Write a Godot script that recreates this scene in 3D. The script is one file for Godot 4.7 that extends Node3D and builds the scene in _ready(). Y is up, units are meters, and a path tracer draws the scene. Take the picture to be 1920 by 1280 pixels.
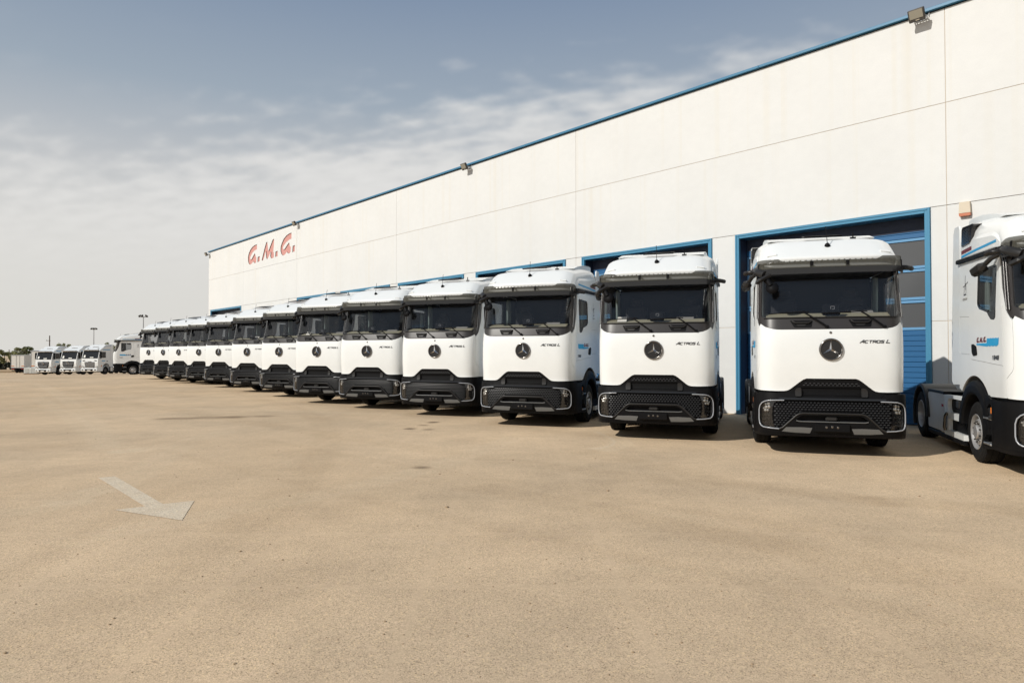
extends Node3D

# ------------------------------------------------------------------ mesh builder
class MB:
	var v := PackedVector3Array()
	var n := PackedVector3Array()
	var t := PackedVector2Array()
	var t2 := PackedVector2Array()

	func tri(a: Vector3, b: Vector3, c: Vector3, na: Vector3, nb: Vector3, nc: Vector3) -> void:
		if (b - a).cross(c - a).dot(na + nb + nc) > 0.0:
			v.append_array([a, c, b])
			n.append_array([na, nc, nb])
		else:
			v.append_array([a, b, c])
			n.append_array([na, nb, nc])

	func flat(a: Vector3, b: Vector3, c: Vector3, nn: Vector3) -> void:
		tri(a, b, c, nn, nn, nn)

	func quad(a: Vector3, b: Vector3, c: Vector3, d: Vector3, nn: Vector3) -> void:
		flat(a, b, c, nn)
		flat(a, c, d, nn)

	func quadn(a: Vector3, b: Vector3, c: Vector3, d: Vector3, na: Vector3, nb: Vector3, nc: Vector3, nd: Vector3) -> void:
		tri(a, b, c, na, nb, nc)
		tri(a, c, d, na, nc, nd)

	func box(c: Vector3, s: Vector3, bev := 0.0, bs := Basis()) -> void:
		var h := s * 0.5
		bev = minf(bev, 0.45 * minf(s.x, minf(s.y, s.z)))
		for ax in 3:
			var b := (ax + 1) % 3
			var d := (ax + 2) % 3
			for sg in [-1.0, 1.0]:
				var p := []
				for q in [[-1, -1], [1, -1], [1, 1], [-1, 1]]:
					var w := Vector3()
					w[ax] = sg * h[ax]
					w[b] = q[0] * (h[b] - bev)
					w[d] = q[1] * (h[d] - bev)
					p.append(c + bs * w)
				var nn := Vector3()
				nn[ax] = sg
				quad(p[0], p[1], p[2], p[3], bs * nn)
		if bev <= 0.0:
			return
		for ax in 3:
			var b := (ax + 1) % 3
			var d := (ax + 2) % 3
			for sa in [-1.0, 1.0]:
				for sb in [-1.0, 1.0]:
					var p := []
					for q in [[0, -1], [0, 1], [1, 1], [1, -1]]:
						var w := Vector3()
						w[ax] = sa * (h[ax] - (bev if q[0] == 1 else 0.0))
						w[b] = sb * (h[b] - (0.0 if q[0] == 1 else bev))
						w[d] = q[1] * (h[d] - bev)
						p.append(c + bs * w)
					var nn := Vector3()
					nn[ax] = sa
					nn[b] = sb
					quad(p[0], p[1], p[2], p[3], bs * nn.normalized())
		for sx in [-1.0, 1.0]:
			for sy in [-1.0, 1.0]:
				for sz in [-1.0, 1.0]:
					var sv := Vector3(sx, sy, sz)
					var k := (h - Vector3(bev, bev, bev)) * sv
					flat(c + bs * (k + Vector3(sx * bev, 0, 0)), c + bs * (k + Vector3(0, sy * bev, 0)), c + bs * (k + Vector3(0, 0, sz * bev)), bs * sv.normalized())

	func prism(poly: PackedVector2Array, xf: Transform3D, depth: float) -> void:
		var ix := Geometry2D.triangulate_polygon(poly)
		var bz := xf.basis.z.normalized()
		for i in range(0, ix.size(), 3):
			var a := poly[ix[i]]
			var b := poly[ix[i + 1]]
			var c := poly[ix[i + 2]]
			flat(xf * Vector3(a.x, a.y, 0), xf * Vector3(b.x, b.y, 0), xf * Vector3(c.x, c.y, 0), -bz)
			flat(xf * Vector3(a.x, a.y, depth), xf * Vector3(b.x, b.y, depth), xf * Vector3(c.x, c.y, depth), bz)
		var cw := -1.0 if Geometry2D.is_polygon_clockwise(poly) else 1.0
		for i in poly.size():
			var a := poly[i]
			var b := poly[(i + 1) % poly.size()]
			var e := (b - a).normalized()
			var nn := (xf.basis * Vector3(e.y * cw, -e.x * cw, 0)).normalized()
			quad(xf * Vector3(a.x, a.y, 0), xf * Vector3(b.x, b.y, 0), xf * Vector3(b.x, b.y, depth), xf * Vector3(a.x, a.y, depth), nn)

	func tube(pts: Array, r: float, sides := 8, closed := false) -> void:
		var m := pts.size()
		var rings := []
		var up := Vector3.UP
		for i in m:
			var d: Vector3
			if closed:
				d = pts[(i + 1) % m] - pts[(i - 1 + m) % m]
			else:
				d = pts[mini(i + 1, m - 1)] - pts[maxi(i - 1, 0)]
			d = d.normalized()
			if i == 0 and absf(d.dot(up)) > 0.9:
				up = Vector3.RIGHT
			var x := d.cross(up).normalized()
			up = x.cross(d).normalized()
			var ring := []
			for k in sides:
				var a := TAU * k / sides
				ring.append(x * cos(a) + up * sin(a))
			rings.append(ring)
		for i in (m if closed else m - 1):
			var j := (i + 1) % m
			for k in sides:
				var l := (k + 1) % sides
				quadn(pts[i] + rings[i][k] * r, pts[i] + rings[i][l] * r, pts[j] + rings[j][l] * r, pts[j] + rings[j][k] * r, rings[i][k], rings[i][l], rings[j][l], rings[j][k])
		if not closed:
			for e in [0, m - 1]:
				var d: Vector3 = (pts[0] - pts[1]) if e == 0 else (pts[m - 1] - pts[m - 2])
				for k in range(1, sides - 1):
					flat(pts[e] + rings[e][0] * r, pts[e] + rings[e][k] * r, pts[e] + rings[e][k + 1] * r, d.normalized())

	# profile of (radius, height along the axis), turned round xf's y axis
	func lathe(prof: PackedVector2Array, xf: Transform3D, segs := 32, a0 := 0.0, a1 := TAU, smooth := false) -> void:
		var dirs := []
		for k in segs + 1:
			var a := a0 + (a1 - a0) * k / segs
			dirs.append(Vector3(cos(a), 0, sin(a)))
		var ns := []
		for i in prof.size() - 1:
			var e := (prof[i + 1] - prof[i]).normalized()
			ns.append(Vector2(e.y, -e.x))
		# which side is outward: area sign of the profile closed over the axis
		var area := 0.0
		for i in prof.size() - 1:
			area += prof[i].x * prof[i + 1].y - prof[i + 1].x * prof[i].y
		var sg := 1.0 if area >= 0.0 else -1.0
		for i in prof.size() - 1:
			var n0: Vector2 = ns[i] * sg
			var n1: Vector2 = ns[i] * sg
			if smooth:
				if i > 0:
					n0 = ((ns[i] + ns[i - 1]) * sg).normalized()
				if i < prof.size() - 2:
					n1 = ((ns[i] + ns[i + 1]) * sg).normalized()
			for k in segs:
				var d0: Vector3 = dirs[k]
				var d1: Vector3 = dirs[k + 1]
				var up := Vector3.UP
				quadn(xf * (d0 * prof[i].x + up * prof[i].y), xf * (d1 * prof[i].x + up * prof[i].y), xf * (d1 * prof[i + 1].x + up * prof[i + 1].y), xf * (d0 * prof[i + 1].x + up * prof[i + 1].y),
					(xf.basis * (d0 * n0.x + up * n0.y)).normalized(), (xf.basis * (d1 * n0.x + up * n0.y)).normalized(), (xf.basis * (d1 * n1.x + up * n1.y)).normalized(), (xf.basis * (d0 * n1.x + up * n1.y)).normalized())

	func mesh() -> ArrayMesh:
		var m := ArrayMesh.new()
		var a := []
		a.resize(Mesh.ARRAY_MAX)
		a[Mesh.ARRAY_VERTEX] = v
		a[Mesh.ARRAY_NORMAL] = n
		if t.size() == v.size():
			a[Mesh.ARRAY_TEX_UV] = t
		if t2.size() == v.size():
			a[Mesh.ARRAY_TEX_UV2] = t2
		m.add_surface_from_arrays(Mesh.PRIMITIVE_TRIANGLES, a)
		return m


# ------------------------------------------------------------------ naming and tagging
var taken := {}
var M := {}
var rng := RandomNumberGenerator.new()

func numbered(called: String) -> String:
	var k: int = taken.get(called, 0)
	taken[called] = k + 1
	return called if k == 0 else "%s_%03d" % [called, k]

func tag(o: Node3D, label: String, category: String, group := "", kind := "") -> void:
	if label:
		o.set_meta("label", label)
	if category:
		o.set_meta("category", category)
	if group:
		o.set_meta("group", group)
	if kind:
		o.set_meta("kind", kind)

func thing(called: String, label: String, category: String, at := Vector3.ZERO, turn := 0.0, group := "") -> Node3D:
	var o := Node3D.new()
	o.name = numbered(called)
	add_child(o)
	o.position = at
	o.rotation.y = turn
	tag(o, label, category, group)
	return o

func obj(called: String, mb: MB, mat: Material, parent: Node3D = null) -> MeshInstance3D:
	return objm(called, mb.mesh(), mat, parent)

func objm(called: String, mesh: Mesh, mat: Material, parent: Node3D = null) -> MeshInstance3D:
	var o := MeshInstance3D.new()
	o.mesh = mesh
	o.material_override = mat
	if parent == null:
		o.name = numbered(called)
		add_child(o)
	else:
		var key := "%d/%s" % [parent.get_instance_id(), called]
		var k: int = taken.get(key, 0)
		taken[key] = k + 1
		o.name = called if k == 0 else "%s_%03d" % [called, k]
		parent.add_child(o, true)
	return o

func lin(r: float, g: float, b: float) -> Color:
	return Color(r, g, b).linear_to_srgb()

func mat(col: Color, rough := 0.5, metal := 0.0) -> StandardMaterial3D:
	var m := StandardMaterial3D.new()
	m.albedo_color = col
	m.roughness = rough
	m.metallic = metal
	return m

func pv(a: Array) -> PackedVector2Array:
	var p := PackedVector2Array()
	for i in range(0, a.size(), 2):
		p.append(Vector2(a[i], a[i + 1]))
	return p

func mirrored(half: PackedVector2Array) -> PackedVector2Array:
	# half runs from the centre line outward and round; the mirror image closes it
	var p := half.duplicate()
	for i in range(half.size() - 1, -1, -1):
		p.append(Vector2(-half[i].x, half[i].y))
	return p

func flipx(p: PackedVector2Array) -> PackedVector2Array:
	var q := PackedVector2Array()
	for i in range(p.size() - 1, -1, -1):
		q.append(Vector2(-p[i].x, p[i].y))
	return q

# ------------------------------------------------------------------ the lie of the yard
func ground_y(x: float, z: float) -> float:
	var q := -(0.55 * x + 0.83 * z)
	var ks := [[56.0, 0.0], [66.0, -0.06], [77.0, -0.28], [94.0, -0.68], [111.0, -1.1], [140.0, -1.7], [172.0, -2.2], [230.0, -2.7], [400.0, -3.0]]
	if q <= 56.0:
		return 0.0
	for i in ks.size() - 1:
		if q < ks[i + 1][0]:
			return lerpf(ks[i][1], ks[i + 1][1], (q - ks[i][0]) / (ks[i + 1][0] - ks[i][0]))
	return -3.0

# ------------------------------------------------------------------ cab surface: u runs round the cab from the middle of its front, y up
const UC0 := 0.84
var bez_u := PackedFloat32Array()
var bez_p := PackedVector2Array()
var UC := 1.49
var LZ := [[0.2, -0.13], [0.30, -0.07], [0.37, -0.025], [0.45, 0.0], [0.6, 0.012], [0.95, 0.005], [1.08, -0.02], [1.16, -0.03], [1.4, -0.012], [1.65, 0.0], [1.9, 0.0], [2.1, -0.012], [2.25, -0.035], [2.45, -0.085], [2.8, -0.16], [3.1, -0.22], [3.4, -0.28], [3.7, -0.34]]

func setup_plan() -> void:
	var p0 := Vector2(0.84, -0.035)
	var p1 := Vector2(1.08, -0.058)
	var p2 := Vector2(1.215, -0.15)
	var p3 := Vector2(1.225, -0.50)
	var u := UC0
	var last := p0
	for i in 49:
		var p := p0.bezier_interpolate(p1, p2, p3, i / 48.0)
		u += last.distance_to(p)
		bez_u.append(u)
		bez_p.append(p)
		last = p
	UC = u

func plan(u: float) -> Vector2:
	var a := absf(u)
	var p: Vector2
	if a <= UC0:
		p = Vector2(a, -0.035 * (a / UC0) * (a / UC0))
	elif a >= UC:
		p = Vector2(1.225 + 0.01 * minf((a - UC) / 2.0, 1.0), -0.5 - (a - UC))
	else:
		var i := clampi(bez_u.bsearch(a) - 1, 0, 47)
		p = bez_p[i].lerp(bez_p[i + 1], (a - bez_u[i]) / maxf(bez_u[i + 1] - bez_u[i], 1e-6))
	if u < 0.0:
		p.x = -p.x
	return p

func lz(y: float) -> float:
	var n := LZ.size()
	if y <= LZ[0][0]:
		return LZ[0][1]
	for i in n - 1:
		if y < LZ[i + 1][0]:
			var h: float = LZ[i + 1][0] - LZ[i][0]
			var tt: float = (y - LZ[i][0]) / h
			var m0: float = (LZ[i + 1][1] - LZ[maxi(i - 1, 0)][1]) / (LZ[i + 1][0] - LZ[maxi(i - 1, 0)][0]) * h
			var m1: float = (LZ[mini(i + 2, n - 1)][1] - LZ[i][1]) / (LZ[mini(i + 2, n - 1)][0] - LZ[i][0]) * h
			var t2 := tt * tt
			var t3 := t2 * tt
			return (2 * t3 - 3 * t2 + 1) * LZ[i][1] + (t3 - 2 * t2 + tt) * m0 + (3 * t2 - 2 * t3) * LZ[i + 1][1] + (t3 - t2) * m1
	return LZ[n - 1][1]

func lw(z0: float) -> float:
	return smoothstep(-1.5, -0.15, z0)

func S0(u: float, y: float) -> Vector3:
	var p := plan(u)
	var tum := 1.0 - 0.022 * smoothstep(2.3, 3.5, y)
	return Vector3(p.x * tum, y, p.y + lz(y) * lw(p.y))

func SN(u: float, y: float) -> Vector3:
	var e := 0.004
	return (S0(u + e, y) - S0(u - e, y)).cross(S0(u, y + e) - S0(u, y - e)).normalized()

func S(u: float, y: float, off := 0.0) -> Vector3:
	return S0(u, y) + SN(u, y) * off

func uz(z: float, y: float) -> float:
	var z0 := z
	for i in 12:
		z0 = z - lz(y) * lw(z0)
	if z0 <= -0.5:
		return UC - 0.5 - z0
	for i in 48:
		if bez_p[i + 1].y < z0:
			return lerpf(bez_u[i], bez_u[i + 1], (bez_p[i].y - z0) / (bez_p[i].y - bez_p[i + 1].y))
	return UC

# polygon given as (z, y) on the side of the cab; side +1 or -1
func zy(a: Array, side := 1.0) -> PackedVector2Array:
	var p := PackedVector2Array()
	for i in range(0, a.size(), 2):
		p.append(Vector2(uz(a[i], a[i + 1]), a[i + 1]))
	return p if side > 0 else flipx(p)

func skin(mb: MB, poly: PackedVector2Array, holes: Array, off: float, thick: float) -> void:
	var lo := poly[0]
	var hi := poly[0]
	for p in poly:
		lo = lo.min(p)
		hi = hi.max(p)
	var us := [lo.x]
	for k in range(-60, 61):
		var a := k * 0.08
		var keep := absf(a) > 0.79 and absf(a) < 1.56 or k % 4 == 0
		if keep and a > lo.x + 0.01 and a < hi.x - 0.01:
			us.append(a)
	us.append(hi.x)
	var ys := [lo.y]
	for k in range(1, 40):
		var b := k * 0.12 + 0.013
		if b > lo.y + 0.01 and b < hi.y - 0.01:
			ys.append(b)
	ys.append(hi.y)
	for i in us.size() - 1:
		for j in ys.size() - 1:
			var cell := PackedVector2Array([Vector2(us[i], ys[j]), Vector2(us[i + 1], ys[j]), Vector2(us[i + 1], ys[j + 1]), Vector2(us[i], ys[j + 1])])
			var pieces := Geometry2D.intersect_polygons(cell, poly)
			for h in holes:
				var next: Array[PackedVector2Array] = []
				for pc in pieces:
					next.append_array(Geometry2D.clip_polygons(pc, h))
				pieces = next
			for pc in pieces:
				if Geometry2D.is_polygon_clockwise(pc) and holes.size() > 0 and pieces.size() > 1:
					continue
				var ix := Geometry2D.triangulate_polygon(pc)
				var P := []
				var N := []
				for q in pc:
					P.append(S(q.x, q.y, off))
					N.append(SN(q.x, q.y))
				for k in range(0, ix.size(), 3):
					mb.tri(P[ix[k]], P[ix[k + 1]], P[ix[k + 2]], N[ix[k]], N[ix[k + 1]], N[ix[k + 2]])
	if thick > 0.0:
		rim(mb, poly, off, thick, 1.0)
		for h in holes:
			rim(mb, h, off, thick, -1.0)

func rim(mb: MB, poly: PackedVector2Array, off: float, thick: float, way: float) -> void:
	var cw := (-1.0 if Geometry2D.is_polygon_clockwise(poly) else 1.0) * way
	for i in poly.size():
		var a := poly[i]
		var b := poly[(i + 1) % poly.size()]
		var m := maxi(1, ceili(a.distance_to(b) / 0.12))
		var e := (b - a).normalized()
		var o2 := Vector2(e.y, -e.x) * cw
		for k in m:
			var p := a.lerp(b, k / float(m))
			var q := a.lerp(b, (k + 1) / float(m))
			var c := (p + q) * 0.5
			var nn := (S0(c.x + o2.x * 0.01, c.y + o2.y * 0.01) - S0(c.x, c.y)).normalized()
			mb.quad(S(p.x, p.y, off), S(q.x, q.y, off), S(q.x, q.y, off - thick), S(p.x, p.y, off - thick), nn)

func round_poly(p: PackedVector2Array, r: float, steps := 4) -> PackedVector2Array:
	var o := PackedVector2Array()
	var m := p.size()
	for i in m:
		var a := p[(i - 1 + m) % m]
		var b := p[i]
		var c := p[(i + 1) % m]
		var rr := minf(r, 0.45 * minf(a.distance_to(b), b.distance_to(c)))
		var s := b + (a - b).normalized() * rr
		var e := b + (c - b).normalized() * rr
		for k in steps + 1:
			var tt := k / float(steps)
			o.append(s.lerp(b, tt).lerp(b.lerp(e, tt), tt))
	return o

# ------------------------------------------------------------------ lettering
const STROKES := {
	"A": [[-0.25, 0, 0.62, 1.15, 0.82, 1.15, 0.9, 0], [0.3, 0.4, 0.88, 0.4]],
	"C": [[0.9, 1, 0.12, 1, 0.02, 0.85, 0.02, 0.15, 0.12, 0, 0.9, 0]],
	"T": [[0, 1, 1, 1], [0.5, 1, 0.5, 0]],
	"R": [[0.05, 0, 0.05, 1, 0.85, 1, 0.92, 0.85, 0.92, 0.6, 0.85, 0.48, 0.05, 0.48], [0.5, 0.48, 0.95, 0]],
	"O": [[0.1, 0, 0, 0.15, 0, 0.85, 0.1, 1, 0.85, 1, 0.95, 0.85, 0.95, 0.15, 0.85, 0, 0.1, 0]],
	"S": [[0.92, 1, 0.1, 1, 0.02, 0.85, 0.05, 0.58, 0.85, 0.48, 0.92, 0.3, 0.9, 0.12, 0.8, 0, 0, 0]],
	"L": [[0.25, 1.25, 0.02, 0, 1.15, 0]],
	"1": [[0.1, 0.75, 0.5, 1, 0.5, 0]],
	"8": [[0.1, 0, 0.0, 0.2, 0.1, 0.5, 0.85, 0.5, 0.95, 0.8, 0.85, 1, 0.1, 1, 0.0, 0.8, 0.1, 0.5], [0.85, 0.5, 0.95, 0.2, 0.85, 0, 0.1, 0]],
	"4": [[0.7, 0, 0.7, 1, 0, 0.35, 1, 0.35]],
}

# strokes laid on the cab surface; at is the lower left end in (u, y)
func letters(mb: MB, text: String, at: Vector2, h: float, wide: float, gap: float, shear: float, w: float, off: float) -> void:
	var x := 0.0
	for ch in text:
		if ch == " ":
			x += wide * 0.5
			continue
		for s in STROKES[ch]:
			for i in range(0, s.size() - 2, 2):
				var a := Vector2(x + s[i] * wide + s[i + 1] * h * shear, s[i + 1] * h) + at
				var b := Vector2(x + s[i + 2] * wide + s[i + 3] * h * shear, s[i + 3] * h) + at
				var d := (b - a).normalized()
				var q := Vector2(-d.y, d.x) * w * 0.5
				d *= w * 0.3
				var nn := SN(a.x, a.y)
				mb.quad(S(a.x - q.x - d.x, a.y - q.y - d.y, off), S(b.x - q.x + d.x, b.y - q.y + d.y, off), S(b.x + q.x + d.x, b.y + q.y + d.y, off), S(a.x + q.x - d.x, a.y + q.y - d.y, off), nn)
		x += wide + gap

const SIGN_G := [-48.44, 9.60, -48.46, 9.25, -48.86, 9.22, -49.33, 9.08, -49.66, 8.86, -49.73, 8.72, -49.61, 8.64, -49.42, 8.65, -49.13, 8.84, -48.85, 9.01, -48.71, 8.86, -48.66, 8.72, -48.55, 8.70, -48.56, 8.42, -48.60, 8.32, -48.84, 8.30, -49.03, 8.38, -49.13, 8.46, -49.31, 8.37, -49.51, 8.30, -49.75, 8.27, -49.99, 8.38, -50.11, 8.58, -50.15, 8.84, -50.00, 9.11, -49.72, 9.34, -49.34, 9.51, -48.86, 9.60]
const SIGN_DOT := [-48.29, 8.68, -47.92, 8.70, -47.93, 8.34, -48.33, 8.32]
const SIGN_M := [-47.55, 8.39, -47.37, 8.32, -47.19, 8.46, -46.84, 8.94, -46.74, 8.48, -46.61, 8.34, -46.44, 8.41, -45.97, 8.79, -46.05, 8.51, -45.91, 8.34, -45.53, 8.33, -45.43, 8.41, -45.45, 8.71, -45.55, 8.74, -45.46, 9.16, -45.41, 9.56, -45.48, 9.63, -45.65, 9.59, -46.36, 8.90, -46.42, 8.95, -46.57, 9.50, -46.63, 9.57, -46.76, 9.54, -47.07, 9.14]
const SIGN_DOT2 := [-45.16, 8.72, -44.80, 8.73, -44.82, 8.36, -45.19, 8.36]
const SIGN_G2 := [-42.60, 9.67, -42.61, 9.28, -42.94, 9.25, -43.41, 9.15, -43.81, 8.97, -43.96, 8.82, -43.84, 8.70, -43.64, 8.73, -43.33, 8.91, -43.01, 9.07, -42.94, 9.03, -42.84, 8.80, -42.72, 8.77, -42.73, 8.45, -42.85, 8.36, -43.12, 8.36, -43.24, 8.44, -43.32, 8.50, -43.52, 8.40, -43.72, 8.33, -43.96, 8.32, -44.20, 8.46, -44.33, 8.69, -44.29, 8.96, -44.13, 9.17, -43.81, 9.43, -43.34, 9.60, -42.95, 9.66]
const SIGN_DOT3 := [-42.41, 8.78, -42.07, 8.79, -42.10, 8.39, -42.46, 8.38]

# ------------------------------------------------------------------ computed textures
func noise(seed_: int, freq: float, oct := 4, type := FastNoiseLite.TYPE_SIMPLEX_SMOOTH) -> FastNoiseLite:
	var f := FastNoiseLite.new()
	f.seed = seed_
	f.frequency = freq
	f.noise_type = type
	f.fractal_octaves = oct
	return f

func grain_texture() -> Array:
	var s := 1024
	var cells := FastNoiseLite.new()
	cells.seed = 5
	cells.noise_type = FastNoiseLite.TYPE_CELLULAR
	cells.cellular_return_type = FastNoiseLite.RETURN_CELL_VALUE
	cells.frequency = 0.30
	cells.fractal_type = FastNoiseLite.FRACTAL_NONE
	var a := cells.get_seamless_image(s, s).get_data()
	cells.seed = 9
	cells.frequency = 0.17
	var b := cells.get_seamless_image(s, s).get_data()
	cells.seed = 14
	cells.cellular_return_type = FastNoiseLite.RETURN_DISTANCE
	var d := cells.get_seamless_image(s, s).get_data()
	var f := noise(3, 0.5, 2).get_seamless_image(s, s).get_data()
	var m := noise(31, 0.02, 4).get_seamless_image(s, s).get_data()
	var out := PackedByteArray()
	out.resize(s * s * 3)
	var hgt := PackedByteArray()
	hgt.resize(s * s)
	for i in s * s:
		var va := a[i] / 255.0
		var vb := b[i] / 255.0
		var g := 0.905 + 0.15 * (va - 0.5) + 0.09 * (vb - 0.5) + 0.12 * (f[i] / 255.0 - 0.5) + 0.05 * (m[i] / 255.0 - 0.5)
		var warm := 0.0
		if va < 0.07:
			g -= 0.16
		elif vb > 0.93:
			g += 0.07
			warm = 0.03
		elif vb < 0.05:
			g -= 0.09
		g = clampf(g, 0.15, 1.0)
		out[i * 3] = int(clampf(g + warm, 0, 1) * 255)
		out[i * 3 + 1] = int(clampf(g + warm * 0.3, 0, 1) * 255)
		out[i * 3 + 2] = int(clampf(g - warm, 0, 1) * 255)
		hgt[i] = int(clampf(0.5 * va + 0.3 * vb + 0.2 * d[i] / 255.0, 0, 1) * 255)
	var im := Image.create_from_data(s, s, false, Image.FORMAT_RGB8, out)
	var hm := Image.create_from_data(s, s, false, Image.FORMAT_L8, hgt)
	hm.convert(Image.FORMAT_RGBA8)
	hm.bump_map_to_normal_map(2.2)
	return [ImageTexture.create_from_image(im), ImageTexture.create_from_image(hm)]

const GSIZE := 64.0
const GOX := -40.0
const GOZ := -61.0

func stamp(im: Image, brush: Image, pts: Array, spread := 0.0, step := 0.22) -> void:
	# pts are world x, z; drags the brush along the line
	var r := brush.get_width() / 2
	for i in range(0, pts.size() - 2, 2):
		var a := Vector2(pts[i], pts[i + 1])
		var b := Vector2(pts[i + 2], pts[i + 3])
		var m := maxi(1, int(a.distance_to(b) / step))
		for k in m:
			var p := a.lerp(b, k / float(m)) + Vector2(rng.randf_range(-1, 1), rng.randf_range(-1, 1)) * spread
			var x := int((p.x - GOX) / GSIZE * im.get_width()) - r
			var y := int((p.y - GOZ) / GSIZE * im.get_height()) - r
			im.blend_rect(brush, Rect2i(0, 0, r * 2, r * 2), Vector2i(x, y))

func soft_brush(r: int, col: Color, alpha: float, hard := 0.0) -> Image:
	var im := Image.create(r * 2, r * 2, false, Image.FORMAT_RGBA8)
	for y in r * 2:
		for x in r * 2:
			var d := Vector2(x + 0.5 - r, y + 0.5 - r).length() / r
			im.set_pixel(x, y, Color(col.r, col.g, col.b, alpha * (1.0 - smoothstep(hard, 1.0, d))))
	return im

func curve_pts(a: Array, steps := 6) -> Array:
	var out := []
	var n := a.size() / 2
	for i in n - 1:
		var p0 := Vector2(a[maxi(i - 1, 0) * 2], a[maxi(i - 1, 0) * 2 + 1])
		var p1 := Vector2(a[i * 2], a[i * 2 + 1])
		var p2 := Vector2(a[i * 2 + 2], a[i * 2 + 3])
		var p3 := Vector2(a[mini(i + 2, n - 1) * 2], a[mini(i + 2, n - 1) * 2 + 1])
		for k in steps:
			var q := p1.cubic_interpolate(p2, p0, p3, k / float(steps))
			out.append_array([q.x, q.y])
	out.append_array([a[a.size() - 2], a[a.size() - 1]])
	return out

func offset_pts(a: Array, d: float) -> Array:
	var out := []
	var n := a.size() / 2
	for i in n:
		var p := Vector2(a[maxi(i - 1, 0) * 2], a[maxi(i - 1, 0) * 2 + 1])
		var q := Vector2(a[mini(i + 1, n - 1) * 2], a[mini(i + 1, n - 1) * 2 + 1])
		var o := (q - p).normalized().orthogonal() * d
		out.append_array([a[i * 2] + o.x, a[i * 2 + 1] + o.y])
	return out

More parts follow.
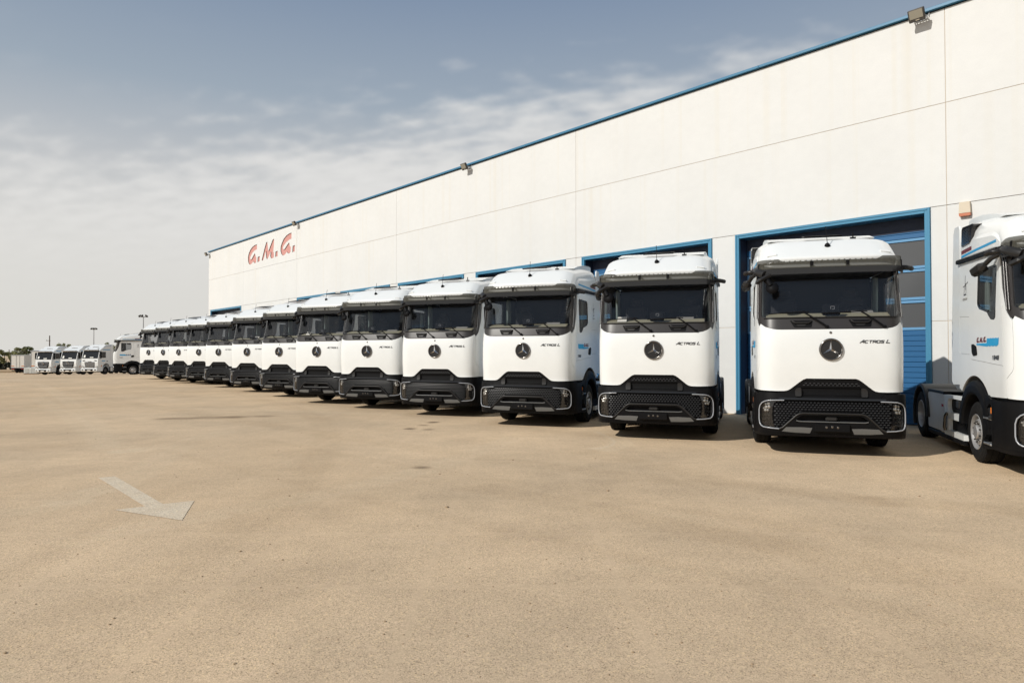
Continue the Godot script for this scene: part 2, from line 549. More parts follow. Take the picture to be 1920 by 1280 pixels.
func yard_texture() -> ImageTexture:
	var s := 2048
	var a := noise(21, 0.0035, 5).get_seamless_image(s, s).get_data()
	var b := noise(22, 0.012, 4).get_seamless_image(s, s).get_data()
	var c := noise(23, 0.05, 3).get_seamless_image(s, s).get_data()
	var w := noise(24, 0.0022, 3).get_seamless_image(s, s).get_data()
	var out := PackedByteArray()
	out.resize(s * s * 4)
	for i in s * s:
		var va := a[i] / 255.0 - 0.5
		var vb := b[i] / 255.0 - 0.5
		var vc := c[i] / 255.0 - 0.5
		var g := 1.0 + 0.11 * va + 0.09 * vb + 0.06 * vc
		var hue := (w[i] / 255.0 - 0.5) * 0.025 + vb * 0.01
		out[i * 4] = int(clampf(219.0 * g * (1.0 + hue * 0.6), 0, 255))
		out[i * 4 + 1] = int(clampf(193.0 * g, 0, 255))
		out[i * 4 + 2] = int(clampf(160.0 * g * (1.0 - hue), 0, 255))
		out[i * 4 + 3] = 255
	var im := Image.create_from_data(s, s, false, Image.FORMAT_RGBA8, out)
	var pale := Color8(238, 217, 186)
	var dark := Color8(165, 140, 110)
	var tread := soft_brush(7, pale, 0.14, 0.4)
	var treadd := soft_brush(8, dark, 0.05, 0.3)
	# tyre tracks that can be seen in the yard: pairs two metres apart
	for tr in [
		[-34.53, -47.06, -27.2, -39.15, -18.73, -28.24, -11.4, -18.28, -8.25, -13.92, -7.13, -12.44],
		[-19.83, -28.24, -13.73, -20.71, -9.72, -15.59, -7.67, -12.78],
		[-7.27, -12.44, -6.78, -12.99, -6.6, -14.35, -6.49, -16.02],
		[-30, -24, -16.54, -22.09, -14.2, -21.68, -11.7, -22.73, -3, -20],
		[-4.2, -6.5, -2.22, -8.89, -1.56, -10.04, -0.96, -11.24, 0.3, -15.0],
		[-9, -5.5, -5.5, -7.85, -5.43, -8.73, -5.36, -9.83, -6.5, -14],
		[1.97, -15.81, 2.13, -14.8, 2.09, -13.92, 1.86, -13.29, 1.52, -12.99],
	]:
		var p := curve_pts(tr)
		stamp(im, tread, p, 0.02)
		stamp(im, tread, offset_pts(p, 0.27), 0.02)
	for tr in [
		[1.2, -12.6, 2.42, -10.73, 2.85, -9.62, 3.67, -9.07, 4.37, -8.27, 5.06, -8.12, 8, -6.5],
		[-0.58, -9.24, 0.13, -8.57, 1.14, -7.72, 1.72, -6.92, 2.24, -6.54, 2.72, -6.03, 4.5, -4],
		[-12, -30, -6, -20, -3.5, -12, -3, -6, -4, -2],
		[-24, -36, -14, -25, -5, -16, 1, -10.5, 7, -7],
	]:
		var p := curve_pts(tr)
		stamp(im, treadd, p, 0.03)
		stamp(im, treadd, offset_pts(p, 0.3), 0.03)
	for k in 26:
		var x := rng.randf_range(-30, 10)
		var z := rng.randf_range(-50, -3)
		var ang := rng.randf_range(-0.6, 0.9) + PI * 0.3
		var bend := rng.randf_range(-0.12, 0.12)
		var p := []
		for i in 9:
			p.append_array([x, z])
			x += cos(ang) * 1.6
			z += sin(ang) * 1.6
			ang += bend
		var br := soft_brush(6 + k % 4, pale if k % 3 else dark, 0.045, 0.3)
		stamp(im, br, p, 0.03)
		stamp(im, br, offset_pts(p, 2.0), 0.03)
	# oil and damp spots
	var oil := soft_brush(14, Color8(105, 88, 68), 0.20)
	stamp(im, oil, [-9.6, -19.3, -8.8, -19.2, -8.14, -19.34, -7.2, -19.9], 0.28, 0.12)
	var drop := soft_brush(7, Color8(88, 74, 58), 0.5)
	for d in [[-2.16, -18.0, -1.9, -18.0], [-2.17, -17.2, -2.05, -17.2], [-2.5, -16.47, -2.3, -16.47], [-2.04, -16.36, -1.95, -16.36], [-1.5, -10.98, -1.4, -10.98]]:
		stamp(im, drop, d, 0.1, 0.08)
	var smudge := soft_brush(26, Color8(146, 122, 98), 0.06)
	for k in 240:
		var x := rng.randf_range(-34, 12)
		var z := rng.randf_range(-52, -2)
		stamp(im, smudge, [x, z, x + rng.randf_range(-1.6, 1.6), z + rng.randf_range(-0.8, 0.8)], 0.4, 0.5)
	var chalk := soft_brush(2, Color8(225, 212, 190), 0.3)
	stamp(im, chalk, curve_pts([1.97, -15.81, 2.13, -14.8, 2.09, -13.92, 1.86, -13.29, 1.52, -12.99]), 0.01, 0.04)
	stamp(im, chalk, curve_pts([8.1, -15.2, 7.7, -14.9, 7.5, -14.3, 7.9, -14.0, 8.4, -14.4]), 0.01, 0.04)
	im.convert(Image.FORMAT_RGB8)
	return ImageTexture.create_from_image(im)

func wall_texture() -> ImageTexture:
	# 16 m by 10.3 m of painted precast concrete: faint blotches and run-off streaks
	var w := 1536
	var h := 1024
	var a := noise(41, 0.004, 5).get_seamless_image(w, h).get_data()
	var b := noise(42, 0.03, 3).get_seamless_image(w, h).get_data()
	var st := noise(43, 0.02, 4).get_seamless_image(w, 8).get_data()
	var fine := noise(44, 0.25, 2).get_seamless_image(w, h).get_data()
	var out := PackedByteArray()
	out.resize(w * h * 3)
	for y in h:
		var down := 1.0 - y / float(h)
		for x in w:
			var i := y * w + x
			var streak := maxf(0.0, st[x] / 255.0 - 0.56) * 2.2 * (0.35 + 0.65 * a[i] / 255.0) * (0.4 + 0.6 * down)
			var g := 1.0 + 0.022 * (a[i] / 255.0 - 0.5) + 0.014 * (b[i] / 255.0 - 0.5) + 0.02 * (fine[i] / 255.0 - 0.5)
			out[i * 3] = int(clampf(212.0 * g * (1.0 - 0.016 * streak), 0, 255))
			out[i * 3 + 1] = int(clampf(212.0 * g * (1.0 - 0.036 * streak), 0, 255))
			out[i * 3 + 2] = int(clampf(209.5 * g * (1.0 - 0.075 * streak), 0, 255))
	var im := Image.create_from_data(w, h, false, Image.FORMAT_RGB8, out)
	return ImageTexture.create_from_image(im)

func tint_texture(seed_: int, lo: float, hi: float, freq: float) -> ImageTexture:
	var s := 256
	var a := noise(seed_, freq, 5).get_seamless_image(s, s).get_data()
	var out := PackedByteArray()
	out.resize(s * s * 3)
	for i in s * s:
		var g := int(lerpf(lo, hi, a[i] / 255.0) * 255)
		out[i * 3] = g
		out[i * 3 + 1] = g
		out[i * 3 + 2] = int(g * 0.985)
	return ImageTexture.create_from_image(Image.create_from_data(s, s, false, Image.FORMAT_RGB8, out))

func normal_texture(seed_: int, freq: float, strength: float) -> ImageTexture:
	var im := noise(seed_, freq, 3).get_seamless_image(256, 256)
	im.convert(Image.FORMAT_RGBA8)
	im.bump_map_to_normal_map(strength)
	return ImageTexture.create_from_image(im)

func sky_texture() -> ImageTexture:
	var w := 2048
	var h := 1024
	var big := noise(61, 1.1, 5)
	var fib := noise(62, 2.6, 5)
	var edge := noise(63, 1.6, 4)
	var out := PackedFloat32Array()
	out.resize(w * h * 3)
	var cols := [[0.0, Color(0.670, 0.650, 0.605)], [6.0, Color(0.720, 0.705, 0.665)], [14.0, Color(0.520, 0.540, 0.560)], [20.0, Color(0.335, 0.400, 0.475)], [28.0, Color(0.215, 0.285, 0.400)], [45.0, Color(0.175, 0.230, 0.325)], [90.0, Color(0.145, 0.190, 0.270)]]
	for y in h:
		var el := (0.5 - (y + 0.5) / h) * 180.0
		var base: Color = cols[0][1]
		if el > 0.0:
			for k in cols.size() - 1:
				if el >= cols[k][0]:
					base = cols[k][1].lerp(cols[k + 1][1], clampf((el - cols[k][0]) / (cols[k + 1][0] - cols[k][0]), 0, 1))
		var cy := cos(deg_to_rad(el))
		var sy := sin(deg_to_rad(el))
		for x in w:
			var c := base
			if el > -1.0 and el < 40.0:
				var az := wrapf((x + 0.5) / w * TAU, -PI, PI)
				var dx := sin(az) * cy
				var dz := -cos(az) * cy
				# streaks lie on a level sheet of cirrus
				var px := dx / (sy + 0.22)
				var pz := dz / (sy + 0.22)
				var top := 17.3 + 4.6 * sin(az * 3.0 + 0.85)
				top += 2.6 * edge.get_noise_2d(px * 1.3, pz * 2.6) + 0.7 * big.get_noise_2d(px * 5.0 + 7.0, pz * 9.0)
				var f := fib.get_noise_2d(px * 2.4 + pz * 0.8, pz * 5.0 - px * 1.2)
				var d := top - el
				var cover := smoothstep(-2.6, 5.0, d + 3.0 * f)
				cover *= 0.80 + 0.20 * smoothstep(0.0, 9.0, d)
				var wisp := smoothstep(0.15, 0.62, big.get_noise_2d(px * 3.0 + 3.0, pz * 4.5)) * smoothstep(26.0, 16.0, el) * 0.05
				cover = clampf(cover + wisp, 0.0, 0.97)
				var lit := 0.745 + 0.045 * f
				var white := Color(lit, lit * 0.992, lit * 0.972)
				var low := Color(0.705, 0.692, 0.655)
				white = low.lerp(white, smoothstep(2.0, 13.0, el))
				c = base.lerp(white, cover)
			var i := (y * w + x) * 3
			out[i] = c.r
			out[i + 1] = c.g
			out[i + 2] = c.b
	return ImageTexture.create_from_image(Image.create_from_data(w, h, false, Image.FORMAT_RGBF, out.to_byte_array()))

# ------------------------------------------------------------------ materials
func make_materials() -> void:
	var paint := mat(lin(0.768, 0.786, 0.805), 0.30)
	paint.metallic_specular = 0.5
	paint.clearcoat_enabled = true
	paint.clearcoat = 0.6
	paint.clearcoat_roughness = 0.2
	paint.albedo_texture = tint_texture(71, 0.982, 1.0, 0.02)
	paint.uv1_triplanar = true
	paint.uv1_scale = Vector3(0.4, 0.4, 0.4)
	M.paint = paint
	var plastic := mat(lin(0.0062, 0.0062, 0.0068), 0.46)
	plastic.metallic_specular = 0.22
	plastic.normal_enabled = true
	plastic.normal_texture = normal_texture(72, 0.2, 1.2)
	plastic.normal_scale = 0.25
	plastic.uv1_triplanar = true
	plastic.uv1_scale = Vector3(6, 6, 6)
	M.plastic = plastic
	M.plastic_light = mat(lin(0.019, 0.018, 0.0175), 0.40)
	M.plastic_light.metallic_specular = 0.4
	M.black = mat(lin(0.005, 0.005, 0.006), 0.6)
	M.black.metallic_specular = 0.25
	M.gloss = mat(lin(0.014, 0.014, 0.015), 0.12)
	M.band = mat(lin(0.030, 0.027, 0.026), 0.34)
	M.mesh_dash = mat(lin(0.033, 0.032, 0.032), 0.30)
	M.satin = mat(lin(0.12, 0.122, 0.12), 0.36, 0.1)
	M.chrome = mat(lin(0.72, 0.72, 0.72), 0.16, 1.0)
	M.chrome_dark = mat(lin(0.22, 0.21, 0.20), 0.22, 1.0)
	M.alu = mat(lin(0.56, 0.57, 0.58), 0.33, 0.85)
	M.tank = mat(lin(0.56, 0.57, 0.58), 0.38, 0.1)
	M.rim_steel = mat(lin(0.42, 0.42, 0.42), 0.38, 0.6)
	var rubber := mat(lin(0.013, 0.013, 0.014), 0.82)
	rubber.metallic_specular = 0.3
	rubber.albedo_texture = tint_texture(73, 0.7, 1.0, 0.03)
	rubber.uv1_triplanar = true
	M.rubber = rubber
	M.drl = mat(lin(0.32, 0.335, 0.36), 0.2)
	var glass := mat(Color(0.12, 0.14, 0.17, 0.22), 0.02)
	glass.transparency = BaseMaterial3D.TRANSPARENCY_ALPHA
	M.glass = glass
	var side := mat(Color(0.05, 0.055, 0.06, 0.46), 0.02)
	side.transparency = BaseMaterial3D.TRANSPARENCY_ALPHA
	M.side_glass = side
	var smoke := mat(Color(0.235, 0.225, 0.185, 0.84), 0.05)
	smoke.transparency = BaseMaterial3D.TRANSPARENCY_ALPHA
	M.smoke = smoke
	var lens := mat(Color(0.10, 0.095, 0.09, 0.22), 0.03)
	lens.transparency = BaseMaterial3D.TRANSPARENCY_ALPHA
	M.lens = lens
	M.reflector = mat(lin(0.62, 0.61, 0.58), 0.25, 0.7)
	M.amber = mat(lin(0.75, 0.20, 0.02), 0.25)
	M.red_lens = mat(lin(0.35, 0.02, 0.015), 0.25)
	M.lining = mat(lin(0.085, 0.088, 0.096), 0.85)
	M.seat = mat(lin(0.05, 0.05, 0.056), 0.9)
	M.dash = mat(lin(0.33, 0.31, 0.22), 0.7)
	M.curtain = mat(lin(0.30, 0.38, 0.36), 0.85)
	M.blue_print = mat(Color8(24, 148, 200), 0.4)
	M.red_print = mat(Color8(98, 24, 36), 0.4)
	M.dark_print = mat(lin(0.03, 0.03, 0.035), 0.35)
	M.grey_print = mat(lin(0.30, 0.29, 0.27), 0.5)
	var wall := mat(Color(1, 1, 1), 0.88)
	wall.albedo_texture = wall_texture()
	wall.normal_enabled = true
	wall.normal_texture = normal_texture(74, 0.15, 1.0)
	wall.normal_scale = 0.05
	M.wall = wall
	M.joint = mat(lin(0.50, 0.41, 0.30), 0.9)
	var bf := mat(Color8(70, 132, 164), 0.36)
	M.blue_frame = bf
	M.coping = mat(Color8(58, 116, 148), 0.4)
	var bd := mat(Color8(44, 97, 142), 0.36)
	M.blue_door = bd
	M.blue_rail = mat(Color8(104, 152, 190), 0.3)
	M.shade_and_seal = mat(lin(0.016, 0.024, 0.052), 0.55)  # dark navy that paints shade into the door reveals and header
	M.rubber_and_shade = mat(lin(0.015, 0.015, 0.018), 0.7)  # door bottom rubber, also the painted shade line below the coping
	M.pane = mat(lin(0.095, 0.097, 0.10), 0.12)
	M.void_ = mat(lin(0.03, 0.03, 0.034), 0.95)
	var sign_ := mat(lin(0.56, 0.27, 0.235), 0.55)
	M.sign = sign_
	M.sign_edge_shade = mat(lin(0.14, 0.05, 0.04), 0.7)  # dark red that paints shade into the letter reveals
	M.galv = mat(lin(0.40, 0.41, 0.42), 0.5, 0.4)
	M.lamp_body = mat(lin(0.055, 0.048, 0.042), 0.45)
	M.lamp_glass = mat(lin(0.30, 0.275, 0.22), 0.18)
	M.cream = mat(lin(0.60, 0.52, 0.40), 0.6)
	M.orange = mat(lin(0.50, 0.17, 0.09), 0.35)
	var mk := mat(lin(0.60, 0.55, 0.45), 0.85)
	M.marking = mk
	M.box_white = mat(lin(0.80, 0.78, 0.72), 0.55)
	M.box_side = mat(lin(0.62, 0.62, 0.57), 0.5)
	M.ibc = mat(lin(0.80, 0.82, 0.77), 0.35)
	M.wood = mat(lin(0.22, 0.13, 0.07), 0.85)
	M.bark = mat(lin(0.09, 0.065, 0.045), 0.9)
	var leaf := mat(lin(0.13, 0.15, 0.055), 0.7)
	leaf.backlight_enabled = true
	leaf.backlight = Color(0.10, 0.13, 0.03)
	M.leaf = leaf
	var leaf2 := mat(lin(0.21, 0.215, 0.09), 0.7)
	leaf2.backlight_enabled = true
	leaf2.backlight = Color(0.14, 0.15, 0.05)
	M.leaf_pale = leaf2
	var leaf3 := mat(lin(0.022, 0.026, 0.015), 0.8)
	M.leaf_shade = leaf3  # shadow low in the shrubs, put into the leaf colour
	M.earth = mat(lin(0.33, 0.24, 0.15), 0.95)

# ------------------------------------------------------------------ ground
func build_ground(marks: Array) -> void:
	# a sheet that follows the fall of the yard, gridded across q (towards the far left) and r
	var dq := Vector2(-0.5524, -0.8336)
	var dr := Vector2(0.8336, -0.5524)
	var qs := [-900.0, -200.0, -60.0, -20.0, 0.0, 14.0, 28.0, 42.0, 56.0]
	for k in 14:
		qs.append(58.0 + k * 4.0)
	qs.append_array([118.0, 128.0, 140.0, 155.0, 172.0, 200.0, 230.0, 300.0, 400.0, 1500.0])
	var rs := [-1200.0, -300.0, -80.0, -40.0, -20.0, 0.0, 20.0, 40.0, 80.0, 300.0, 1200.0]
	var mb := MB.new()
	for i in qs.size() - 1:
		for j in rs.size() - 1:
			var p := []
			for c in [[i, j], [i + 1, j], [i + 1, j + 1], [i, j + 1]]:
				var xz: Vector2 = dq * qs[c[0]] + dr * rs[c[1]]
				p.append(Vector3(xz.x, ground_y(xz.x, xz.y), xz.y))
			for k in [[0, 1, 2], [0, 2, 3]]:
				var before := mb.v.size()
				var fn: Vector3 = (p[k[1]] - p[k[0]]).cross(p[k[2]] - p[k[0]]).normalized()
				if fn.y < 0:
					fn = -fn
				mb.flat(p[k[0]], p[k[1]], p[k[2]], fn)
				for q in range(before, mb.v.size()):
					mb.t.append(Vector2((mb.v[q].x - GOX) / GSIZE, (mb.v[q].z - GOZ) / GSIZE))
					mb.t2.append(Vector2(mb.v[q].x, mb.v[q].z) / 1.55)
	var gr := grain_texture()
	var m := mat(Color(1, 1, 1), 0.9)
	m.albedo_texture = yard_texture()
	m.detail_enabled = true
	m.detail_albedo = gr[0]
	m.detail_blend_mode = BaseMaterial3D.BLEND_MODE_MUL
	m.detail_uv_layer = BaseMaterial3D.DETAIL_UV_2
	var white := Image.create(4, 4, false, Image.FORMAT_RGB8)
	white.fill(Color.WHITE)
	m.detail_mask = ImageTexture.create_from_image(white)
	m.metallic_specular = 0.25
	M.ground = m
	var o := obj("ground", mb, m)
	tag(o, "wide sunlit yard of worn beige asphalt", "", "", "structure")
	# the painted arrow, worn thin: a sheet 4 mm up, cut into ragged strips
	var mk := MB.new()
	var poly := pv(marks)
	var ix := Geometry2D.triangulate_polygon(poly)
	for k in range(0, ix.size(), 3):
		var a := poly[ix[k]]
		var b := poly[ix[k + 1]]
		var c := poly[ix[k + 2]]
		mk.flat(Vector3(a.x, 0.004, a.y), Vector3(b.x, 0.004, b.y), Vector3(c.x, 0.004, c.y), Vector3.UP)
	for q in mk.v.size():
		mk.t.append(Vector2((mk.v[q].x - GOX) / GSIZE, (mk.v[q].z - GOZ) / GSIZE))
		mk.t2.append(Vector2(mk.v[q].x, mk.v[q].z) / 1.55)
	var mm: StandardMaterial3D = m.duplicate()
	var wear := noise(81, 0.02, 5).get_seamless_image(256, 256).get_data()
	var wear2 := noise(82, 0.12, 3).get_seamless_image(256, 256).get_data()
	var wb := PackedByteArray()
	wb.resize(256 * 256 * 3)
	for i in 256 * 256:
		var f := clampf(0.80 + 0.35 * (wear[i] / 255.0 - 0.5) + 0.5 * (wear2[i] / 255.0 - 0.5), 0.25, 1.0)
		wb[i * 3] = int(lerpf(214, 232, f))
		wb[i * 3 + 1] = int(lerpf(190, 217, f))
		wb[i * 3 + 2] = int(lerpf(160, 193, f))
	mm.albedo_texture = ImageTexture.create_from_image(Image.create_from_data(256, 256, false, Image.FORMAT_RGB8, wb))
	mm.uv1_scale = Vector3(GSIZE / 1.7, GSIZE / 1.7, 1)
	M.marking = mm
	var ar := obj("road_arrow", mk, mm)
	tag(ar, "worn white arrow painted on the beige asphalt in the left foreground", "road marking")

func build_pebbles() -> void:
	var mb := MB.new()
	for k in 420:
		var d := 3.4 + 16.0 * pow(rng.randf(), 1.6)
		var a := rng.randf_range(-0.66, 0.66)
		var p := Vector3(sin(a) * d, 0.0, -cos(a) * d)
		var r := rng.randf_range(0.003, 0.008) * (1.0 + (1.2 if rng.randf() < 0.06 else 0.0))
		mb.box(p + Vector3(0, r * 0.35, 0), Vector3(r * 2.0, r * 1.1, r * rng.randf_range(1.2, 2.2)), r * 0.35, Basis(Vector3.UP, rng.randf() * TAU) * Basis(Vector3.RIGHT, rng.randf_range(-0.3, 0.3)))
	var o := obj("pebbles", mb, M.earth)
	tag(o, "loose grit and small stones scattered over the near asphalt", "gravel", "", "stuff")

# ------------------------------------------------------------------ warehouse
var WX: Transform3D

func wall_panel(b: Node3D, s0: float, s1: float, y0: float, y1: float) -> void:
	var g := 0.006
	var mb := MB.new()
	mb.box(Vector3((s0 + s1) * 0.5, (y0 + y1) * 0.5, -0.10), Vector3(s1 - s0 - 2 * g, y1 - y0 - 2 * g, 0.20), 0.004)
	for k in mb.v.size():
		mb.t.append(Vector2(mb.v[k].x / 16.0 + y0 * 0.137, 1.0 - mb.v[k].y / 10.3))
	obj("wall_panel", mb, M.wall, b)

# the panel with the letters cut into it
func sign_panel(b: Node3D, s0: float, s1: float, y0: float, y1: float) -> void:
	var g := 0.006
	var mb := MB.new()
	var holes: Array[PackedVector2Array] = []
	for p in [SIGN_G, SIGN_DOT, SIGN_M, SIGN_DOT2, SIGN_G2, SIGN_DOT3]:
		holes.append(pv(p))
	var m := 44
	for i in m:
		var a := lerpf(s0 + g, s1 - g, i / float(m))
		var c := lerpf(s0 + g, s1 - g, (i + 1) / float(m))
		var pieces: Array[PackedVector2Array] = [PackedVector2Array([Vector2(a, y0 + g), Vector2(c, y0 + g), Vector2(c, y1 - g), Vector2(a, y1 - g)])]
		for h in holes:
			var next: Array[PackedVector2Array] = []
			for pc in pieces:
				next.append_array(Geometry2D.clip_polygons(pc, h))
			pieces = next
		for pc in pieces:
			var ix := Geometry2D.triangulate_polygon(pc)
			for k in range(0, ix.size(), 3):
				mb.flat(Vector3(pc[ix[k]].x, pc[ix[k]].y, 0), Vector3(pc[ix[k + 1]].x, pc[ix[k + 1]].y, 0), Vector3(pc[ix[k + 2]].x, pc[ix[k + 2]].y, 0), Vector3(0, 0, 1))
	var r := [Vector2(s0 + g, y0 + g), Vector2(s1 - g, y0 + g), Vector2(s1 - g, y1 - g), Vector2(s0 + g, y1 - g)]
	var ns := [Vector3(0, -1, 0), Vector3(1, 0, 0), Vector3(0, 1, 0), Vector3(-1, 0, 0)]
	for k in 4:
		var p: Vector2 = r[k]
		var q: Vector2 = r[(k + 1) % 4]
		mb.quad(Vector3(p.x, p.y, 0), Vector3(q.x, q.y, 0), Vector3(q.x, q.y, -0.11), Vector3(p.x, p.y, -0.11), ns[k])
	for k in mb.v.size():
		mb.t.append(Vector2(mb.v[k].x / 16.0 + y0 * 0.137, 1.0 - mb.v[k].y / 10.3))
	obj("wall_panel", mb, M.wall, b)

func dock_door(b: Node3D, s0: float, s1: float, detail: bool) -> void:
	var top := 5.376
	var fw := 0.125
	var fr := MB.new()
	fr.box(Vector3(s0 + fw / 2, top / 2, -0.19), Vector3(fw, top, 0.46), 0.006)
	fr.box(Vector3(s1 - fw / 2, top / 2, -0.19), Vector3(fw, top, 0.46), 0.006)
	fr.box(Vector3((s0 + s1) / 2, top - fw / 2, -0.19), Vector3(s1 - s0 - 2 * fw - 0.004, fw, 0.46), 0.006)
	# narrow outer flange standing proud of the concrete
	fr.box(Vector3(s0 + 0.03, top / 2, 0.045), Vector3(0.05, top - 0.01, 0.02), 0.004)
	fr.box(Vector3(s1 - 0.03, top / 2, 0.045), Vector3(0.05, top - 0.01, 0.02), 0.004)
	fr.box(Vector3((s0 + s1) / 2, top - 0.03, 0.045), Vector3(s1 - s0 - 0.12, 0.05, 0.02), 0.004)
	var door := obj("dock_door", fr, M.blue_frame, b)
	var a := s0 + fw + 0.01
	var c := s1 - fw - 0.01
	var w := c - a
	var mid := (a + c) / 2
	var rows := [[0.02, 0.8, false], [0.8, 1.6, false], [1.6, 2.4, false], [2.4, 3.165, true], [3.165, 3.955, true], [3.955, 4.74, true], [4.74, 5.24, false]]
	for r in rows:
		var h: float = r[1] - r[0]
		var mb := MB.new()
		if not r[2]:
			var ribs := maxi(3, int(round(h / 0.134)))
			for k in ribs:
				var y: float = r[0] + (k + 0.5) * h / ribs
				mb.box(Vector3(mid, y, -0.44), Vector3(w, h / ribs - 0.008, 0.045), 0.007)
			mb.box(Vector3(mid, r[0] + h / 2, -0.452), Vector3(w - 0.006, h - 0.006, 0.02))
			obj("door_section", mb, M.blue_door, door)
			continue
		var rail := 0.075
		mb.box(Vector3(mid, r[0] + rail / 2 + 0.003, -0.44), Vector3(w, rail - 0.006, 0.05), 0.008)
		mb.box(Vector3(mid, r[1] - rail / 2 - 0.003, -0.44), Vector3(w, rail - 0.006, 0.05), 0.008)
		for k in 4:
			mb.box(Vector3(a + 0.03 + (w - 0.06) * k / 3.0, r[0] + h / 2, -0.441), Vector3(0.06, h - 2 * rail, 0.046), 0.006)
		obj("window_rail", mb, M.blue_rail, door)
		for k in 3:
			var pn := MB.new()
			var pw := (w - 0.06) / 3.0 - 0.064
			pn.box(Vector3(a + 0.03 + (w - 0.06) * (k + 0.5) / 3.0, r[0] + h / 2, -0.448), Vector3(pw, h - 2 * rail - 0.006, 0.012))
			obj("pane", pn, M.pane, door)
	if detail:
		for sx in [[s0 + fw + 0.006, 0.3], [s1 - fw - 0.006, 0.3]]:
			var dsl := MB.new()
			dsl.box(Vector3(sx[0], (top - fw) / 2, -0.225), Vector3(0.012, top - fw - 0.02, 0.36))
			obj("reveal_shade_lining", dsl, M.shade_and_seal, door)  # dark strip added to paint shade onto the side reveal
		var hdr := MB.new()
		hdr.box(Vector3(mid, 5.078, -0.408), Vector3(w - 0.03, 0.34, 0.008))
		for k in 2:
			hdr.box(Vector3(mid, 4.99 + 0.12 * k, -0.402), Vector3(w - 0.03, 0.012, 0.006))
		obj("header_shade_sheet", hdr, M.shade_and_seal, door)  # dark sheet painting the recess shadow across the door top
		var shade_and_seal := MB.new()
		shade_and_seal.box(Vector3(mid, 0.012, -0.44), Vector3(w, 0.02, 0.06), 0.004)
		obj("rubber_seal", shade_and_seal, M.rubber_and_shade, door)

func build_warehouse() -> void:
	var b := thing("warehouse", "long cream concrete warehouse with blue dock doors and blue roof edge", "building")
	b.transform = WX
	var bays := [6.9, -5.27, -17.41, -29.9, -41.79, -51.03, -58.78]
	var doors := [[1.2, 6.43], [-10.85, -5.62], [-17.09, -11.65], [-23.36, -17.93], [-29.69, -24.24], [-35.82, -30.5], [-41.92, -36.74], [-58.2, -51.41]]
	doors = [[-4.2 + 5.0, 6.24], [-10.85, -5.62], [-17.09, -11.65], [-23.36, -17.93], [-29.69, -24.24], [-35.82, -30.5], [-41.65, -36.5], [-58.2, -51.41]]
	for d in doors:
		dock_door(b, d[0], d[1], true)
	for i in bays.size() - 1:
		var s1: float = bays[i]
		var s0: float = bays[i + 1]
		if i == 4:
			sign_panel(b, s0, s1, 7.86, 10.15)
		else:
			wall_panel(b, s0, s1, 7.86, 10.15)
		wall_panel(b, s0, s1, 5.38, 7.86)
		var edges := [s0]
		for k in range(doors.size() - 1, -1, -1):
			if doors[k][0] > s0 - 0.5 and doors[k][1] < s1 + 0.5:
				edges.append(doors[k][0])
				edges.append(doors[k][1])
		edges.append(s1)
		for k in range(0, edges.size(), 2):
			if edges[k + 1] - edges[k] > 0.03:
				wall_panel(b, edges[k], edges[k + 1], 2.6, 5.38)
				wall_panel(b, edges[k], edges[k + 1], 0.0, 2.6)
	# what closes the building behind the panels
	var back := MB.new()
	var L := 65.6
	var smid := (6.88 - 58.76) / 2.0
	back.box(Vector3(smid, 6.62, -0.19), Vector3(L, 2.47, 0.362))
	back.box(Vector3((6.88 - 41.78) / 2.0, 8.985, -0.19), Vector3(48.66, 2.255, 0.362))
	back.box(Vector3((-51.04 - 58.76) / 2.0, 8.985, -0.19), Vector3(7.72, 2.255, 0.362))
	back.box(Vector3((-41.784 - 51.036) / 2.0, 8.985, -0.24), Vector3(9.25, 2.255, 0.26))
	var cuts := [6.88]
	for d in doors:
		cuts.append(d[1] + 0.004)
		cuts.append(d[0] - 0.004)
	cuts.append(-58.76)
	for k in range(0, cuts.size(), 2):
		if cuts[k] - cuts[k + 1] > 0.02:
			back.box(Vector3((cuts[k] + cuts[k + 1]) / 2, 2.69, -0.19), Vector3(cuts[k] - cuts[k + 1], 5.37, 0.362))
	obj("wall_core", back, M.joint, b).set_meta("kind", "stuff")
	var shell := MB.new()
	var shell2 := MB.new()
	var shell3 := MB.new()
	shell.box(Vector3(-58.66, 5.0, -15.4), Vector3(0.24, 10.1, 29.9))
	shell2.box(Vector3(6.78, 5.0, -15.4), Vector3(0.24, 10.1, 29.9))
	shell3.box(Vector3(smid, 5.0, -30.4), Vector3(L, 10.1, 0.2))
	obj("end_wall", shell, M.wall, b)
	obj("end_wall", shell2, M.wall, b)
	obj("rear_wall", shell3, M.wall, b)
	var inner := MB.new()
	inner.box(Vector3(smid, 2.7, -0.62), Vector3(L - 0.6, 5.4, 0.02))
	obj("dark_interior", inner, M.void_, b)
	var roof := MB.new()
	roof.box(Vector3(smid, 9.9, -15.5), Vector3(L - 0.3, 0.12, 30.0))
	obj("roof", roof, M.galv, b)
	var kk := 0
	var x0 := -58.84
	while x0 < 6.9:
		var x1 := minf(x0 + 6.1, 6.95)
		var cop := MB.new()
		cop.box(Vector3((x0 + x1) / 2, 10.218, -0.13), Vector3(x1 - x0 - 0.006, 0.085, 0.40), 0.01)
		cop.box(Vector3((x0 + x1) / 2, 10.186, 0.078), Vector3(x1 - x0 - 0.006, 0.02, 0.03), 0.003)
		obj("roof_coping", cop, M.coping, b)
		x0 += 6.1
		kk += 1
	var gap := MB.new()
	gap.box(Vector3(smid, 10.163, -0.1), Vector3(L, 0.022, 0.19))
	obj("coping_shade_strip", gap, M.rubber_and_shade, b)  # dark strip painted in for the shade under the coping overhang

